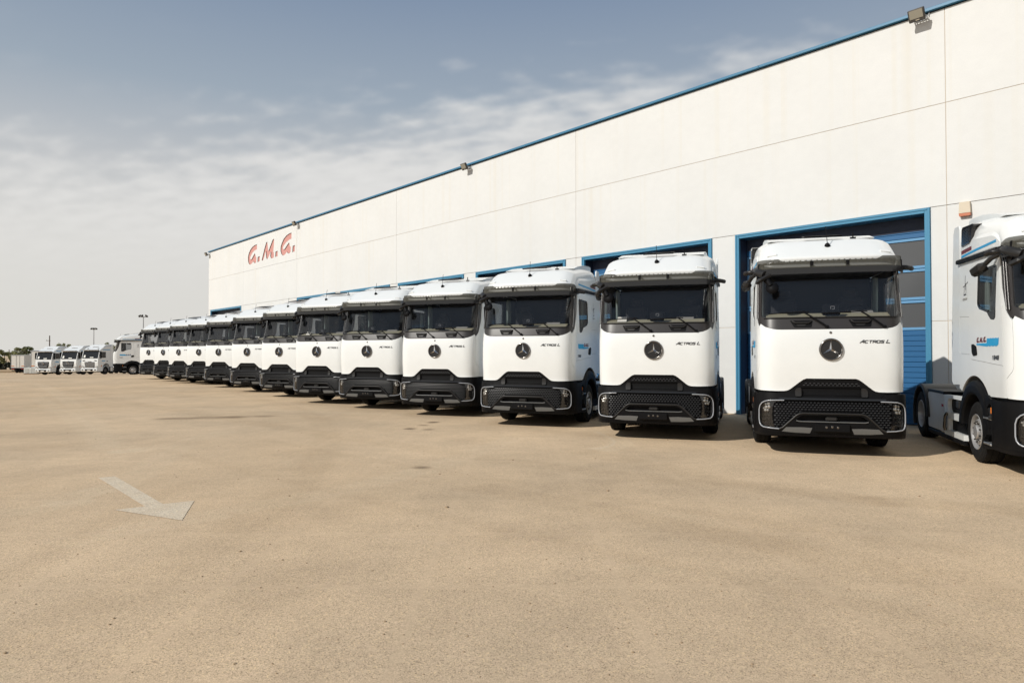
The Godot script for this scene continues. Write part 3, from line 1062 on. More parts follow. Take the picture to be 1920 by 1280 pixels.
func floodlight(s: float, y: float, label: String) -> void:
	var f := thing("floodlight", label, "floodlight", WX * Vector3(s, y, 0.0), WX.basis.get_euler().y, "floodlights along the roof edge")
	f.scale = Vector3(0.82, 0.82, 0.82)
	var br := MB.new()
	br.box(Vector3(0.02, 0.0, 0.02), Vector3(0.16, 0.12, 0.03), 0.004)
	br.box(Vector3(0.16, 0.02, 0.20), Vector3(0.02, 0.05, 0.34), 0.004)
	br.box(Vector3(-0.20, 0.02, 0.20), Vector3(0.02, 0.05, 0.34), 0.004)
	br.box(Vector3(-0.02, -0.01, 0.05), Vector3(0.36, 0.04, 0.03), 0.004)
	br.tube([Vector3(0.2, 0.02, 0.04), Vector3(0.23, 0.2, 0.02), Vector3(0.24, 0.26, -0.05)], 0.012, 6)
	obj("bracket", br, M.galv, f)
	var bs := Basis(Vector3.RIGHT, deg_to_rad(28.0))
	var h := MB.new()
	h.box(Vector3(-0.02, 0.02, 0.36), Vector3(0.44, 0.36, 0.10), 0.02, bs)
	for k in 5:
		h.box(Vector3(-0.02, 0.02, 0.36) + bs * Vector3(-0.16 + 0.08 * k, 0.0, -0.07), Vector3(0.02, 0.30, 0.05), 0.0, bs)
	var ho := obj("housing", h, M.lamp_body, f)
	var g := MB.new()
	g.box(Vector3(-0.02, 0.02, 0.36) + bs * Vector3(0, 0.03, 0.052), Vector3(0.36, 0.24, 0.012), 0.003, bs)
	obj("lens", g, M.lamp_glass, f)
	var l := MB.new()
	l.box(Vector3(-0.02, 0.02, 0.36) + bs * Vector3(0.02, -0.135, 0.053), Vector3(0.10, 0.02, 0.008), 0.0, bs)
	obj("name_plate", l, M.cream, f)
	ho.name = "housing"

func build_sign() -> void:
	var f := thing("wall_letters", "faded red letters G.M.G. sunk into the far end of the cream wall", "sign")
	f.transform = WX
	for p in [["letter", SIGN_G], ["full_stop", SIGN_DOT], ["letter", SIGN_M], ["full_stop", SIGN_DOT2], ["letter", SIGN_G2], ["full_stop", SIGN_DOT3]]:
		var poly := pv(p[1])
		var fc := MB.new()
		fc.prism(poly, Transform3D(Basis(), Vector3(0, 0, -0.052)), 0.01)
		var o := obj(p[0], fc, M.sign, f)
		var e := MB.new()
		var inner: PackedVector2Array = Geometry2D.offset_polygon(poly, -0.004)[0]
		var cw := -1.0 if Geometry2D.is_polygon_clockwise(inner) else 1.0
		for k in inner.size():
			var a := inner[k]
			var c := inner[(k + 1) % inner.size()]
			var d := (c - a).normalized()
			e.quad(Vector3(a.x, a.y, -0.002), Vector3(c.x, c.y, -0.002), Vector3(c.x, c.y, -0.041), Vector3(a.x, a.y, -0.041), Vector3(-d.y * cw, d.x * cw, 0))
		obj("reveal", e, M.sign_edge_shade, o)  # shade of the sunk letter edge, put into its colour

func build_siren() -> void:
	var f := thing("alarm_siren", "small cream alarm box with orange lens on the wall above the rightmost truck", "alarm", WX * Vector3(-4.88, 5.05, 0.0), WX.basis.get_euler().y)
	var b := MB.new()
	b.prism(pv([-0.12, 0.07, 0.12, 0.07, 0.105, 0.33, -0.105, 0.33]), Transform3D(Basis(), Vector3.ZERO), 0.10)
	obj("housing", b, M.cream, f)
	var l := MB.new()
	l.prism(pv([-0.11, 0.0, 0.11, 0.0, 0.118, 0.066, -0.118, 0.066]), Transform3D(Basis(), Vector3.ZERO), 0.095)
	obj("lens", l, M.orange, f)

# ------------------------------------------------------------------ the row's tractor unit (front middle at the origin, facing +z)
const AXF := -1.83
const AXR := -5.55
const ROOF := [[-0.33, 3.475, 1.14, 1.0], [-0.215, 3.48, 1.165, 1.0], [-0.185, 3.505, 1.175, 1.0], [-0.185, 3.55, 1.18, 1.0], [-0.205, 3.575, 1.178, 1.0], [-0.33, 3.668, 1.172, 0.97], [-0.48, 3.780, 1.164, 0.9], [-0.63, 3.885, 1.153, 0.82], [-0.675, 3.913, 1.149, 0.78], [-0.70, 3.922, 1.148, 0.75], [-0.90, 3.955, 1.155, 0.55], [-1.25, 4.02, 1.165, 0.25], [-1.7, 4.095, 1.182, 0.0], [-2.2, 4.15, 1.184, 0.0], [-2.66, 4.17, 1.185, 0.0]]
const ROOF_B := 3.40

func roof_point(i: int, a: float) -> Vector3:
	var st: Array = ROOF[i]
	var e := 2.0 / 6.0
	var sg := signf(a)
	var ph := absf(a) * PI * 0.5
	var x: float = st[2] * pow(sin(ph), e)
	var y: float = ROOF_B + (st[1] - ROOF_B) * pow(maxf(cos(ph), 0.0), e)
	var z0 := 0.0
	var xx := minf(x * 1.035, 1.224)
	if xx <= UC0:
		z0 = -0.035 * (xx / UC0) * (xx / UC0)
	else:
		for k in 48:
			if bez_p[k + 1].x >= xx or k == 47:
				z0 = lerpf(bez_p[k].y, bez_p[k + 1].y, clampf((xx - bez_p[k].x) / maxf(bez_p[k + 1].x - bez_p[k].x, 1e-5), 0, 1))
				break
	return Vector3(x * sg, y, st[0] + z0 * st[3])

func roof_side_x(z: float, y: float) -> float:
	var top := 3.4
	var hw := 1.18
	for i in range(3, ROOF.size() - 1):
		if z <= ROOF[i][0] and z >= ROOF[i + 1][0]:
			var tt: float = (ROOF[i][0] - z) / (ROOF[i][0] - ROOF[i + 1][0])
			top = lerpf(ROOF[i][1], ROOF[i + 1][1], tt)
			hw = lerpf(ROOF[i][2], ROOF[i + 1][2], tt)
	var r := clampf((y - ROOF_B) / (top - ROOF_B), 0, 0.999)
	return hw * pow(1.0 - pow(r, 6.0), 1.0 / 6.0)

func build_roof(t: Node3D) -> void:
	var mb := MB.new()
	var as_ := []
	var right := []
	for k in 13:
		right.append(asin(pow(0.93 * k / 12.0, 3.0)) / (PI * 0.5))
	for k in 12:
		right.append(lerpf(right[12], 1.0, (k + 1) / 12.0))
	for k in range(right.size() - 1, 0, -1):
		as_.append(-right[k])
	as_.append_array(right)
	var G := []
	for i in ROOF.size():
		var row := []
		for a in as_:
			row.append(roof_point(i, a))
		G.append(row)
	var nr := func(i: int, j: int) -> Vector3:
		var d1: Vector3 = G[mini(i + 1, ROOF.size() - 1)][j] - G[maxi(i - 1, 0)][j]
		var d2: Vector3 = G[i][mini(j + 1, as_.size() - 1)] - G[i][maxi(j - 1, 0)]
		var q := d1.cross(d2)
		if q.length() < 1e-9:
			return Vector3.UP
		q = q.normalized()
		var c := Vector3(0, 3.2, -1.3)
		return q if q.dot(G[i][j] - c) > 0 else -q
	for i in ROOF.size() - 1:
		for j in as_.size() - 1:
			mb.quadn(G[i][j], G[i + 1][j], G[i + 1][j + 1], G[i][j + 1], nr.call(i, j), nr.call(i + 1, j), nr.call(i + 1, j + 1), nr.call(i, j + 1))
	# close the back and the underside of the lip
	var last := ROOF.size() - 1
	for j in as_.size() - 1:
		mb.flat(G[last][j], G[last][j + 1], Vector3(0, ROOF_B, -2.66), Vector3(0, 0, -1))
		mb.flat(G[0][j], G[0][j + 1], Vector3(0, 3.40, -0.5), Vector3(0, -1, 0))
	var o := obj("roof", mb, M.paint, t)
	# rounded cheek panels low on the roof sides
	for sg in [1.0, -1.0]:
		var ck := MB.new()
		var lo := []
		var m := 18
		for i in m + 1:
			var z := lerpf(-0.66, -2.62, i / float(m))
			var top := lerpf(3.70, 3.90, i / float(m))
			var f := smoothstep(0.0, 0.22, i / float(m))
			top = lerpf(3.47, top, sqrt(f))
			var r := []
			for k in 6:
				var y := lerpf(3.425, top, k / 5.0)
				var off := 0.022 if k > 0 and k < 5 and i > 0 else -0.006
				r.append(Vector3(sg * (roof_side_x(z, y) + off), y, z))
			lo.append(r)
		for i in m:
			for k in 5:
				var nn: Vector3 = (lo[i + 1][k] - lo[i][k]).cross(lo[i][k + 1] - lo[i][k]).normalized()
				if nn.x * sg < 0:
					nn = -nn
				mb_quad_smooth(ck, lo[i][k], lo[i + 1][k], lo[i + 1][k + 1], lo[i][k + 1], nn)
		obj("cheek_panel", ck, M.paint, o)
	# air deflector over the cab, with side flaps
	var sp := MB.new()
	var prof := pv([1.25, 4.02, 1.75, 4.14, 2.3, 4.225, 2.85, 4.262, 3.02, 4.255, 3.06, 4.235, 3.06, 4.13, 3.02, 4.10, 2.72, 4.10, 2.60, 4.04, 1.6, 4.02])
	sp.prism(prof, Transform3D(Basis(Vector3(0, 0, -1), Vector3(0, 1, 0), Vector3(1, 0, 0)), Vector3(-0.95, 0, 0)), 1.90)
	obj("air_deflector", sp, M.paint, o)
	var hatch := MB.new()
	hatch.box(Vector3(0, 4.062, -1.10), Vector3(0.66, 0.03, 0.46), 0.01, Basis(Vector3.RIGHT, 0.165))
	obj("roof_hatch", hatch, M.plastic, o)
	for sx in [1.0, -1.0]:
		var ml := MB.new()
		var i0 := roof_point(5, sx * 0.42)
		ml.box(Vector3(sx * 0.94, 3.625, -0.335), Vector3(0.17, 0.045, 0.04), 0.008, Basis(Vector3.RIGHT, -0.8) * Basis(Vector3.UP, sx * 0.18))
		obj("marker_light", ml, M.paint, o)
	var an := MB.new()
	an.lathe(pv([0.0, 0.06, 0.02, 0.058, 0.045, 0.03, 0.05, 0.0, 0.0, 0.0]), Transform3D(Basis(Vector3.RIGHT, 0.6), Vector3(0.02, 3.785, -0.485)), 14)
	an.tube([Vector3(0.02, 3.80, -0.46), Vector3(0.012, 3.96, -0.50), Vector3(0.0, 4.16, -0.56)], 0.006, 5)
	an.tube([Vector3(0.55, 4.0, -1.1), Vector3(0.55, 4.11, -1.1)], 0.012, 6)
	an.box(Vector3(0.55, 4.01, -1.1), Vector3(0.10, 0.025, 0.04))
	obj("antenna", an, M.black, o)
	# intake snorkel set in the right-hand roof side
	var sn := MB.new()
	var q := pv([2.50, 3.71, 2.08, 3.72, 1.98, 3.78, 1.90, 3.95, 1.80, 3.99, 1.86, 4.01, 2.42, 4.04, 2.48, 4.0])
	sn.prism(q, Transform3D(Basis(Vector3(0, 0, -1), Vector3(0, 1, 0), Vector3(1, 0, 0)), Vector3(-1.225, 0, 0)), 0.16)
	var so := obj("intake_snorkel", sn, M.gloss, o)
	var sg2 := MB.new()
	for k in 9:
		sg2.box(Vector3(-1.228, 3.76 + 0.026 * k, -2.23), Vector3(0.012, 0.014, 0.34))
	obj("snorkel_grille", sg2, M.chrome_dark, so).set_meta("kind", "stuff")
	for sx in [1.0, -1.0]:
		for st in [["roof_stripe", M.blue_print, -0.9, -2.56, 3.515, 3.555], ["roof_stripe", M.red_print, -2.0, -2.56, 3.575, 3.64]]:
			var sm := MB.new()
			for k in 8:
				var z0 := lerpf(st[2], st[3], k / 8.0)
				var z1 := lerpf(st[2], st[3], (k + 1) / 8.0)
				var rise := 0.035 * (1.0 - (z0 + 0.9) / -1.66)
				var r1 := 0.035 * (1.0 - (z1 + 0.9) / -1.66)
				var p := []
				for c in [[z0, st[4] + rise], [z1, st[4] + r1], [z1, st[5] + r1], [z0, st[5] + rise]]:
					p.append(Vector3(sx * (roof_side_x(c[0], c[1]) + 0.0255), c[1], c[0]))
				sm.quad(p[0], p[1], p[2], p[3], Vector3(sx, 0, 0))
			obj("roof_stripe", sm, st[1], o)
	for sx in [1.0, -1.0]:
		var rl := MB.new()
		var pts := []
		for k in 13:
			var z := lerpf(-0.62, -2.64, k / 12.0)
			var bx: float = absf(S0(uz(z, 3.42), 3.42).x) + 0.02
			rl.box(Vector3(sx * bx, 3.405 + 0.05 * k / 12.0, z), Vector3(0.06, 0.075, 0.19), 0.012, Basis(Vector3.RIGHT, 0.025))
		obj("rain_rail", rl, M.plastic, t)

func mb_quad_smooth(mb: MB, a: Vector3, b: Vector3, c: Vector3, d: Vector3, nn: Vector3) -> void:
	mb.quad(a, b, c, d, nn)

func arc_poly(cz: float, cy: float, r: float, a0: float, a1: float, m: int) -> Array:
	var o := []
	for i in m + 1:
		var a := lerpf(a0, a1, i / float(m))
		o.append_array([cz + cos(a) * r, cy + sin(a) * r])
	return o

func build_cab(t: Node3D) -> void:
	# --- white front flap
	var half := pv([0.0, 1.372, 0.40, 1.372, 0.452, 1.352, 0.50, 1.318, 0.665, 1.182, 0.71, 1.155, 0.77, 1.143, 0.90, 1.14, 1.20, 1.145, 1.36, 1.15, 1.40, 1.17, 1.40, 1.44, 1.27, 1.555, 1.25, 1.62, 1.25, 2.30, 1.20, 2.362, 1.10, 2.305, 1.0, 2.268, 0.90, 2.25, 0.80, 2.245, 0.0, 2.245])
	var fp := MB.new()
	skin(fp, mirrored(half), [], 0.0, 0.03)
	var flap := obj("front_flap", fp, M.paint, t)
	# --- sides of the cab with the wheel arch cut out, door in an opening
	for sg in [1.0, -1.0]:
		var nm := "cab_side"
		var lower := [-0.40, 1.155]
		var out := PackedVector2Array([Vector2(1.407, 1.152), Vector2(1.407, 1.444), Vector2(1.277, 1.558), Vector2(1.257, 1.62), Vector2(1.257, 2.31), Vector2(1.30, 2.35), Vector2(1.37, 2.44)])
		out.append_array(zy([-0.585, 2.80, -0.655, 3.10, -0.70, 3.40, -2.65, 3.42, -2.65, 1.20]))
		out.append_array(zy(arc_poly(AXF, 0.5, 0.945, PI * 0.755, PI * 0.235, 16)))
		var door := zy([-0.515, 1.635, -0.505, 2.2, -0.53, 2.42, -0.612, 2.80, -0.68, 3.10, -0.725, 3.325, -0.80, 3.35, -1.72, 3.365, -1.82, 3.33, -1.86, 3.22, -1.955, 2.50, -1.985, 2.30, -1.985, 1.72])
		var win := round_poly(zy([-0.79, 3.17, -0.80, 2.46, -0.80, 2.37, -0.87, 2.335, -1.02, 2.35, -1.14, 2.42, -1.22, 2.475, -1.60, 2.55, -1.70, 2.62, -1.70, 3.12, -1.64, 3.19, -0.86, 3.20]), 0.04, 3)
		var hatch := zy([-2.06, 1.80, -2.06, 2.44, -2.60, 2.47, -2.60, 1.82])
		var gap := Geometry2D.offset_polygon(door, 0.006)[0]
		var P := out if sg > 0 else flipx(out)
		var D := door if sg > 0 else flipx(door)
		var W := win if sg > 0 else flipx(win)
		var Gp := gap if sg > 0 else flipx(gap)
		var H := round_poly(hatch, 0.03, 3)
		H = H if sg > 0 else flipx(H)
		var Hg: PackedVector2Array = Geometry2D.offset_polygon(H, 0.005)[0]
		var mb := MB.new()
		skin(mb, P, [Gp, Hg], 0.0, 0.03)
		obj("side_panel", mb, M.paint, t)
		var hm := MB.new()
		skin(hm, H, [], -0.001, 0.02)
		obj("side_hatch", hm, M.paint, t)
		var back := MB.new()
		skin(back, Geometry2D.offset_polygon(H, 0.03)[0], [], -0.025, 0.0)
		skin(back, Geometry2D.offset_polygon(D, 0.03)[0], [W], -0.032, 0.0)
		obj("inner_panel", back, M.lining, t)
		var dm := MB.new()
		skin(dm, D, [W], 0.002, 0.03)
		var dn := obj("door", dm, M.paint, t)
		var wf := MB.new()
		var wi: PackedVector2Array = Geometry2D.offset_polygon(W, -0.035)[0]
		skin(wf, W, [wi], -0.004, 0.03)
		# the dark mirror-glass foot at the front lower corner of the window
		var foot := zy([-0.815, 2.48, -0.815, 2.37, -0.87, 2.345, -1.02, 2.36, -1.13, 2.43, -1.14, 2.475])
		skin(wf, foot if sg > 0 else flipx(foot), [], 0.006, 0.02)
		obj("window_frame", wf, M.gloss, dn)
		var gl := MB.new()
		skin(gl, wi, [], -0.016, 0.0)
		obj("window_glass", gl, M.side_glass, dn)
		var hd := round_poly(zy([-1.66, 1.79, -1.86, 1.77, -1.93, 1.83, -1.95, 1.97, -1.85, 1.975, -1.70, 1.93]), 0.03, 3)
		hd = hd if sg > 0 else flipx(hd)
		var hmm := MB.new()
		skin(hmm, hd, [], 0.010, 0.02)
		var hh := obj("handle", hmm, M.black, dn)
		# side prints
		decals(dn, t, sg)
		# cab lining so that the far wall of the cab is seen dark through the glass
		var ln := MB.new()
		var lp := zy([-0.72, 1.72, -0.80, 3.36, -2.60, 3.38, -2.60, 1.72])
		skin(ln, lp if sg > 0 else flipx(lp), [Geometry2D.offset_polygon(W, 0.02)[0]], -0.07, 0.0)
		obj("door_lining", ln, M.lining, dn)
		# rear side flap behind the cab
		var fl := MB.new()
		fl.prism(round_poly(pv([2.68, 1.26, 3.16, 1.24, 3.24, 1.30, 3.20, 2.4, 3.05, 4.0, 2.98, 4.12, 2.72, 4.12, 2.68, 4.05]), 0.04, 3), Transform3D(Basis(Vector3(0, 0, -1), Vector3(0, 1, 0), Vector3(1, 0, 0)), Vector3(sg * 1.19 - 0.015, 0, 0)), 0.03)
		obj("side_flap", fl, M.paint, t)
	var rw := MB.new()
	rw.box(Vector3(0, 2.28, -2.635), Vector3(2.34, 2.2, 0.03))
	obj("rear_wall", rw, M.paint, t)

func decals(dn: Node3D, t: Node3D, sg: float) -> void:
	# reading direction is towards greater u on either side
	var y0 := 1.93
	var b0: float = uz(-0.66, 2.0)
	var b1: float = uz(-1.72, 2.0)
	var bl := PackedVector2Array()
	var r := RandomNumberGenerator.new()
	r.seed = 7
	var L := b1 - b0
	# u measured from the front end of the print
	var f := func(k: float) -> float: return (b0 + k) if sg > 0 else -(b0 + k)
	for k in 13:
		bl.append(Vector2(f.call(L * (0.02 + 0.46 * k / 12.0)), y0 + 0.002 + 0.008 * sin(k * 1.9) + (0.02 if k == 0 else 0.0)))
	bl.append(Vector2(f.call(L * 0.97), y0 + 0.025))
	bl.append(Vector2(f.call(L * 0.97), y0 + 0.05))
	bl.append(Vector2(f.call(L * 0.51), y0 + 0.052))
	bl.append(Vector2(f.call(L * 0.5), y0 + 0.12))
	for k in range(12, -1, -1):
		bl.append(Vector2(f.call(L * (0.0 + 0.48 * k / 12.0)), y0 + 0.125 + 0.006 * sin(k * 2.3 + 1.0)))
	var mb := MB.new()
	skin(mb, bl, [], 0.006, 0.002)
	obj("brush_stroke_print", mb, M.blue_print, dn)
	var lt := MB.new()
	for p in [SIGN_G, SIGN_DOT, SIGN_M, SIGN_DOT2, SIGN_G2, SIGN_DOT3]:
		var q := PackedVector2Array()
		for i in range(0, p.size(), 2):
			var k: float = (p[i] + 50.15) / 8.1
			var u: float
			if sg > 0:
				u = b0 + L * lerpf(0.53, 0.96, k)
			else:
				u = -(b0 + L * lerpf(0.96, 0.53, k))
			q.append(Vector2(u, y0 + 0.062 + (p[i + 1] - 8.27) * 0.068))
		skin(lt, q, [], 0.0075, 0.001)
	obj("company_letters", lt, M.red_print, dn).set_meta("kind", "stuff")
	var nb := MB.new()
	var na: float = uz(-0.64, 1.75) if sg > 0 else -uz(-0.95, 1.75)
	letters(nb, "1848", Vector2(na, 1.725), 0.055, 0.055, 0.018, 0.3, 0.017, 0.008)
	obj("model_number", nb, M.dark_print, dn)
	# line drawing of a windmill behind the door
	var wm := MB.new()
	var cu: float = uz(-2.31, 3.0) * sg
	var strokes := [[-0.07, 2.83, -0.05, 2.99], [0.05, 2.83, 0.04, 2.99], [-0.05, 2.99, 0.0, 3.04], [0.04, 2.99, 0.0, 3.04], [-0.02, 3.0, -0.015, 3.18], [0.0, 3.02, 0.14, 3.055], [-0.01, 3.01, -0.13, 2.985], [0.0, 3.01, 0.02, 2.92], [-0.07, 2.835, 0.05, 2.845], [-0.05, 2.85, 0.03, 2.85]]
	for s in strokes:
		var a := Vector2(cu + s[0], s[1])
		var b := Vector2(cu + s[2], s[3])
		var d := (b - a).normalized()
		var o := Vector2(-d.y, d.x) * 0.006
		wm.quad(S(a.x - o.x, a.y - o.y, 0.004), S(b.x - o.x, b.y - o.y, 0.004), S(b.x + o.x, b.y + o.y, 0.004), S(a.x + o.x, a.y + o.y, 0.004), Vector3(sg, 0, 0))
	obj("windmill_print", wm, M.dark_print, t)
	var cap := MB.new()
	for k in 7:
		var x := cu - 0.13 + k * 0.037
		cap.quad(S(x, 2.745, 0.004), S(x + 0.02, 2.745, 0.004), S(x + 0.026, 2.785, 0.004), S(x + 0.008, 2.785, 0.004), Vector3(sg, 0, 0))
	obj("caption_print", cap, M.grey_print, t).set_meta("kind", "stuff")

func build_front(t: Node3D) -> void:
	# --- dark band under the glass, pillars and header: one surround with the glass in it
	var half := pv([0.0, 2.238, 0.80, 2.238, 0.90, 2.243, 1.0, 2.262, 1.10, 2.299, 1.20, 2.356, 1.30, 2.345, 1.37, 2.435])
	var hi := zy([-0.58, 2.80, -0.65, 3.10, -0.695, 3.48])
	half.append_array(hi)
	half.append(Vector2(0.0, 3.48))
	var ghalf := round_poly(mirrored(pv([0.0, 2.475, 1.08, 2.475, 1.21, 2.50, 1.215, 3.33, 1.19, 3.37, 0.0, 3.37])), 0.05, 3)
	var fb := MB.new()
	skin(fb, mirrored(half), [ghalf], -0.012, 0.03)
	var band := obj("windscreen_surround", fb, M.band, t)
	var lip := MB.new()
	for sg in [1.0]:
		var pts := []
		for k in range(-24, 25):
			pts.append(S(1.12 * k / 24.0, 2.462, 0.0))
		lip.tube(pts, 0.012, 6)
	obj("cowl_edge", lip, M.plastic_light, band)
	for sg in [1.0, -1.0]:
		var tr := MB.new()
		for u in [1.275, 1.335]:
			var pts := []
			for k in 12:
				var y := 2.46 + 0.92 * k / 11.0
				pts.append(S(sg * (u + 0.03 * k / 11.0), y, 0.004))
			tr.tube(pts, 0.011, 6)
		obj("pillar_trim", tr, M.chrome_dark, band)
	var rs0 := MB.new()
	skin(rs0, mirrored(pv([0.0, 3.385, 1.10, 3.385, 1.25, 3.40, 1.25, 3.50, 0.0, 3.50])), [], 0.03, 0.03)
	obj("roof_skirt", rs0, M.paint, t)
	var gl := MB.new()
	skin(gl, ghalf, [], -0.022, 0.0)
	obj("windscreen", gl, M.glass, t)
	# recessed grab handles in the band
	for x in [-0.475, 0.485]:
		var hb := MB.new()
		skin(hb, round_poly(PackedVector2Array([Vector2(x - 0.19, 2.415), Vector2(x - 0.12, 2.285), Vector2(x + 0.17, 2.285), Vector2(x + 0.19, 2.40), Vector2(x + 0.18, 2.415)]), 0.02, 3), [], -0.008, 0.0)
		var ho := obj("grab_recess", hb, M.black, band)
		var gr := MB.new()
		gr.tube([S(x - 0.15, 2.40, 0.0), S(x - 0.10, 2.36, 0.02), S(x + 0.12, 2.36, 0.02), S(x + 0.17, 2.40, 0.0)], 0.012, 6)
		skin(gr, round_poly(PackedVector2Array([Vector2(x - 0.09, 2.345), Vector2(x - 0.06, 2.31), Vector2(x + 0.06, 2.31), Vector2(x + 0.09, 2.345)]), 0.01, 2), [], -0.002, 0.0)
		obj("grab_handle", gr, M.plastic_light, ho)
	# wipers
	for w in [[-0.06, 2.29, -0.44, 2.555, -1.02, 2.535], [0.86, 2.28, 0.50, 2.55, -0.14, 2.535]]:
		var wp := MB.new()
		wp.tube([S(w[0], w[1], 0.02), S(w[0] - 0.06, w[1] + 0.045, 0.035), S(lerpf(w[0], w[2], 0.5), lerpf(w[1], w[3], 0.52), 0.04), S(w[2], w[3], 0.03)], 0.015, 6)
		wp.tube([S(w[2] + 0.10, w[3] + 0.0, 0.025), S(w[2], w[3] + 0.005, 0.03), S(w[2] - 0.3, w[3] - 0.006, 0.015), S(w[4], w[5], 0.0)], 0.011, 6)
		wp.box(S(w[0], w[1], 0.02), Vector3(0.07, 0.05, 0.04), 0.015)
		obj("wiper", wp, M.black, band)
	# --- emblem
	var c := S(0.0, 1.888, 0.0)
	var tilt := Transform3D(Basis(Vector3.RIGHT, PI * 0.5), c + Vector3(0, 0, 0.0))
	var em := MB.new()
	em.lathe(pv([0.0, 0.012, 0.168, 0.012, 0.168, -0.01]), tilt, 40)
	var eo := obj("star_emblem", em, M.gloss, t)
	var ring := MB.new()
	ring.lathe(pv([0.165, 0.004, 0.166, 0.026, 0.174, 0.038, 0.186, 0.038, 0.195, 0.022, 0.197, -0.004]), tilt, 48, 0.0, TAU, true)
	obj("emblem_ring", ring, M.chrome_dark, eo)
	var st := MB.new()
	for k in 3:
		var a := PI * 0.5 + TAU * k / 3.0
		var tip := Vector3(cos(a), sin(a), 0) * 0.168
		var l := Vector3(cos(a + PI / 3), sin(a + PI / 3), 0) * 0.034
		var r := Vector3(cos(a - PI / 3), sin(a - PI / 3), 0) * 0.034
		var top := Vector3(0, 0, 0.046)
		var z := Vector3(0, 0, 0.014)
		for e in [[l, 1.0], [r, -1.0]]:
			var p: Vector3 = c + e[0] + z
			var q := c + tip + z * 1.3
			var o := c + top
			var nn := (q - p).cross(o - p).normalized()
			if nn.z < 0:
				nn = -nn
			st.flat(p, q, o, nn)
	obj("emblem_star", st, M.chrome, eo)
	var lk := MB.new()
	lk.lathe(pv([0.0, 0.014, 0.018, 0.012, 0.024, 0.0]), Transform3D(Basis(Vector3.RIGHT, PI * 0.5), S(0.0, 2.185, 0.0)), 14)
	obj("flap_lock", lk, M.chrome_dark, t)
	var tx := MB.new()
	letters(tx, "ACTROS L", Vector2(0.475, 2.0), 0.042, 0.050, 0.013, 0.35, 0.012, 0.006)
	obj("model_lettering", tx, M.dark_print, t)
	# --- black surround of the upper intake
	var sh := mirrored(pv([0.0, 1.035, 0.86, 1.035, 0.90, 1.10, 0.80, 1.14, 0.73, 1.16, 0.67, 1.205, 0.47, 1.365, 0.40, 1.40, 0.0, 1.40]))
	var ih := round_poly(mirrored(pv([0.0, 1.058, 0.50, 1.058, 0.50, 1.205, 0.44, 1.21, 0.0, 1.21])), 0.02, 3)
	var sm := MB.new()
	skin(sm, sh, [ih], -0.018, 0.06)
	var su := obj("intake_surround", sm, M.plastic, t)
	var bk := MB.new()
	skin(bk, mirrored(pv([0.0, 1.0, 0.60, 1.0, 0.60, 1.25, 0.0, 1.25])), [], -0.16, 0.0)
	obj("intake_depth", bk, M.black, su)
	for y in [1.075, 1.108, 1.14]:
		var sl := MB.new()
		sl.box(Vector3(0, y, -0.09 + (y - 1.075) * -0.5), Vector3(0.98, 0.020, 0.06), 0.004)
		obj("intake_slat", sl, M.plastic, su)
	for sg in [1.0, -1.0]:
		var ch := MB.new()
		skin(ch, round_poly(PackedVector2Array([Vector2(sg * 0.485, 1.05), Vector2(sg * 0.585, 1.05), Vector2(sg * 0.59, 1.15), Vector2(sg * 0.56, 1.20), Vector2(sg * 0.485, 1.205)]), 0.025, 3), [], 0.006, 0.05)
		obj("intake_cheek", ch, M.plastic_light, su)
	var vs := MB.new()
	for r in 2:
		for k in 14:
			var u := (k - 6.5) * 0.068 + (0.034 if r else 0.0)
			if absf(u) < 0.47 - 0.05 * r:
				dash(vs, u, 1.252 + 0.032 * r, 0.042, 0.013, -0.006, 0.02)
	obj("vent_mesh", vs, M.mesh_dash, su).set_meta("kind", "stuff")
	# --- shelf between flap and bumper
	var shf := MB.new()
	skin(shf, mirrored(pv([0.0, 1.0, uz(-1.16, 1.0), 1.0, uz(-1.16, 1.2), 1.20, 0.0, 1.2])), [], -0.045, 0.0)
	obj("bumper_shelf", shf, M.plastic, t)
	# --- bumper shell
	var ub: float = uz(-0.86, 0.6)
	var open := mirrored(pv([0.0, 0.982, 0.80, 0.980, 1.03, 0.972, 1.13, 0.945, 1.20, 0.885, 1.225, 0.80, 1.225, 0.62, 1.20, 0.53, 1.14, 0.485, 1.03, 0.47, 0.855, 0.465, 0.80, 0.50, 0.575, 0.715, 0.525, 0.748, 0.47, 0.762, 0.0, 0.762]))
	var low := mirrored(pv([0.0, 0.722, 0.455, 0.722, 0.51, 0.705, 0.60, 0.625, 0.57, 0.592, 0.0, 0.592]))
	var shell := mirrored(pv([0.0, 0.368, 0.6, 0.362, 0.95, 0.355, 1.2, 0.345, ub, 0.335, ub, 1.095, 0.92, 1.100, 0.86, 1.085, 0.80, 1.03, 0.0, 1.03]))
	var bm := MB.new()
	skin(bm, shell, [open, low], 0.032, 0.07)
	var bump := obj("bumper", bm, M.plastic, t)
	var lipm := MB.new()
	for sg in [1.0]:
		var pts := []
		for q in [[-0.88, 0.468], [-0.80, 0.505], [-0.575, 0.722], [-0.525, 0.752], [-0.47, 0.765], [-0.2, 0.766], [0.2, 0.766], [0.47, 0.765], [0.525, 0.752], [0.575, 0.722], [0.80, 0.505], [0.88, 0.468]]:
			pts.append(S(q[0], q[1] - 0.008, 0.032))
		lipm.tube(pts, 0.018, 8)
	obj("lower_arch", lipm, M.plastic_light, bump)
	var top := MB.new()
	skin(top, mirrored(pv([0.0, 0.988, 0.86, 0.986, 0.86, 1.018, 0.0, 1.02])), [], 0.036, 0.01)
	obj("bumper_band", top, M.gloss, bump)
	var gb := MB.new()
	skin(gb, mirrored(pv([0.0, 0.45, 1.25, 0.45, 1.25, 1.0, 0.0, 1.0])), [], -0.06, 0.0)
	skin(gb, mirrored(pv([0.0, 0.58, 0.64, 0.58, 0.64, 0.74, 0.0, 0.74])), [], -0.055, 0.0)
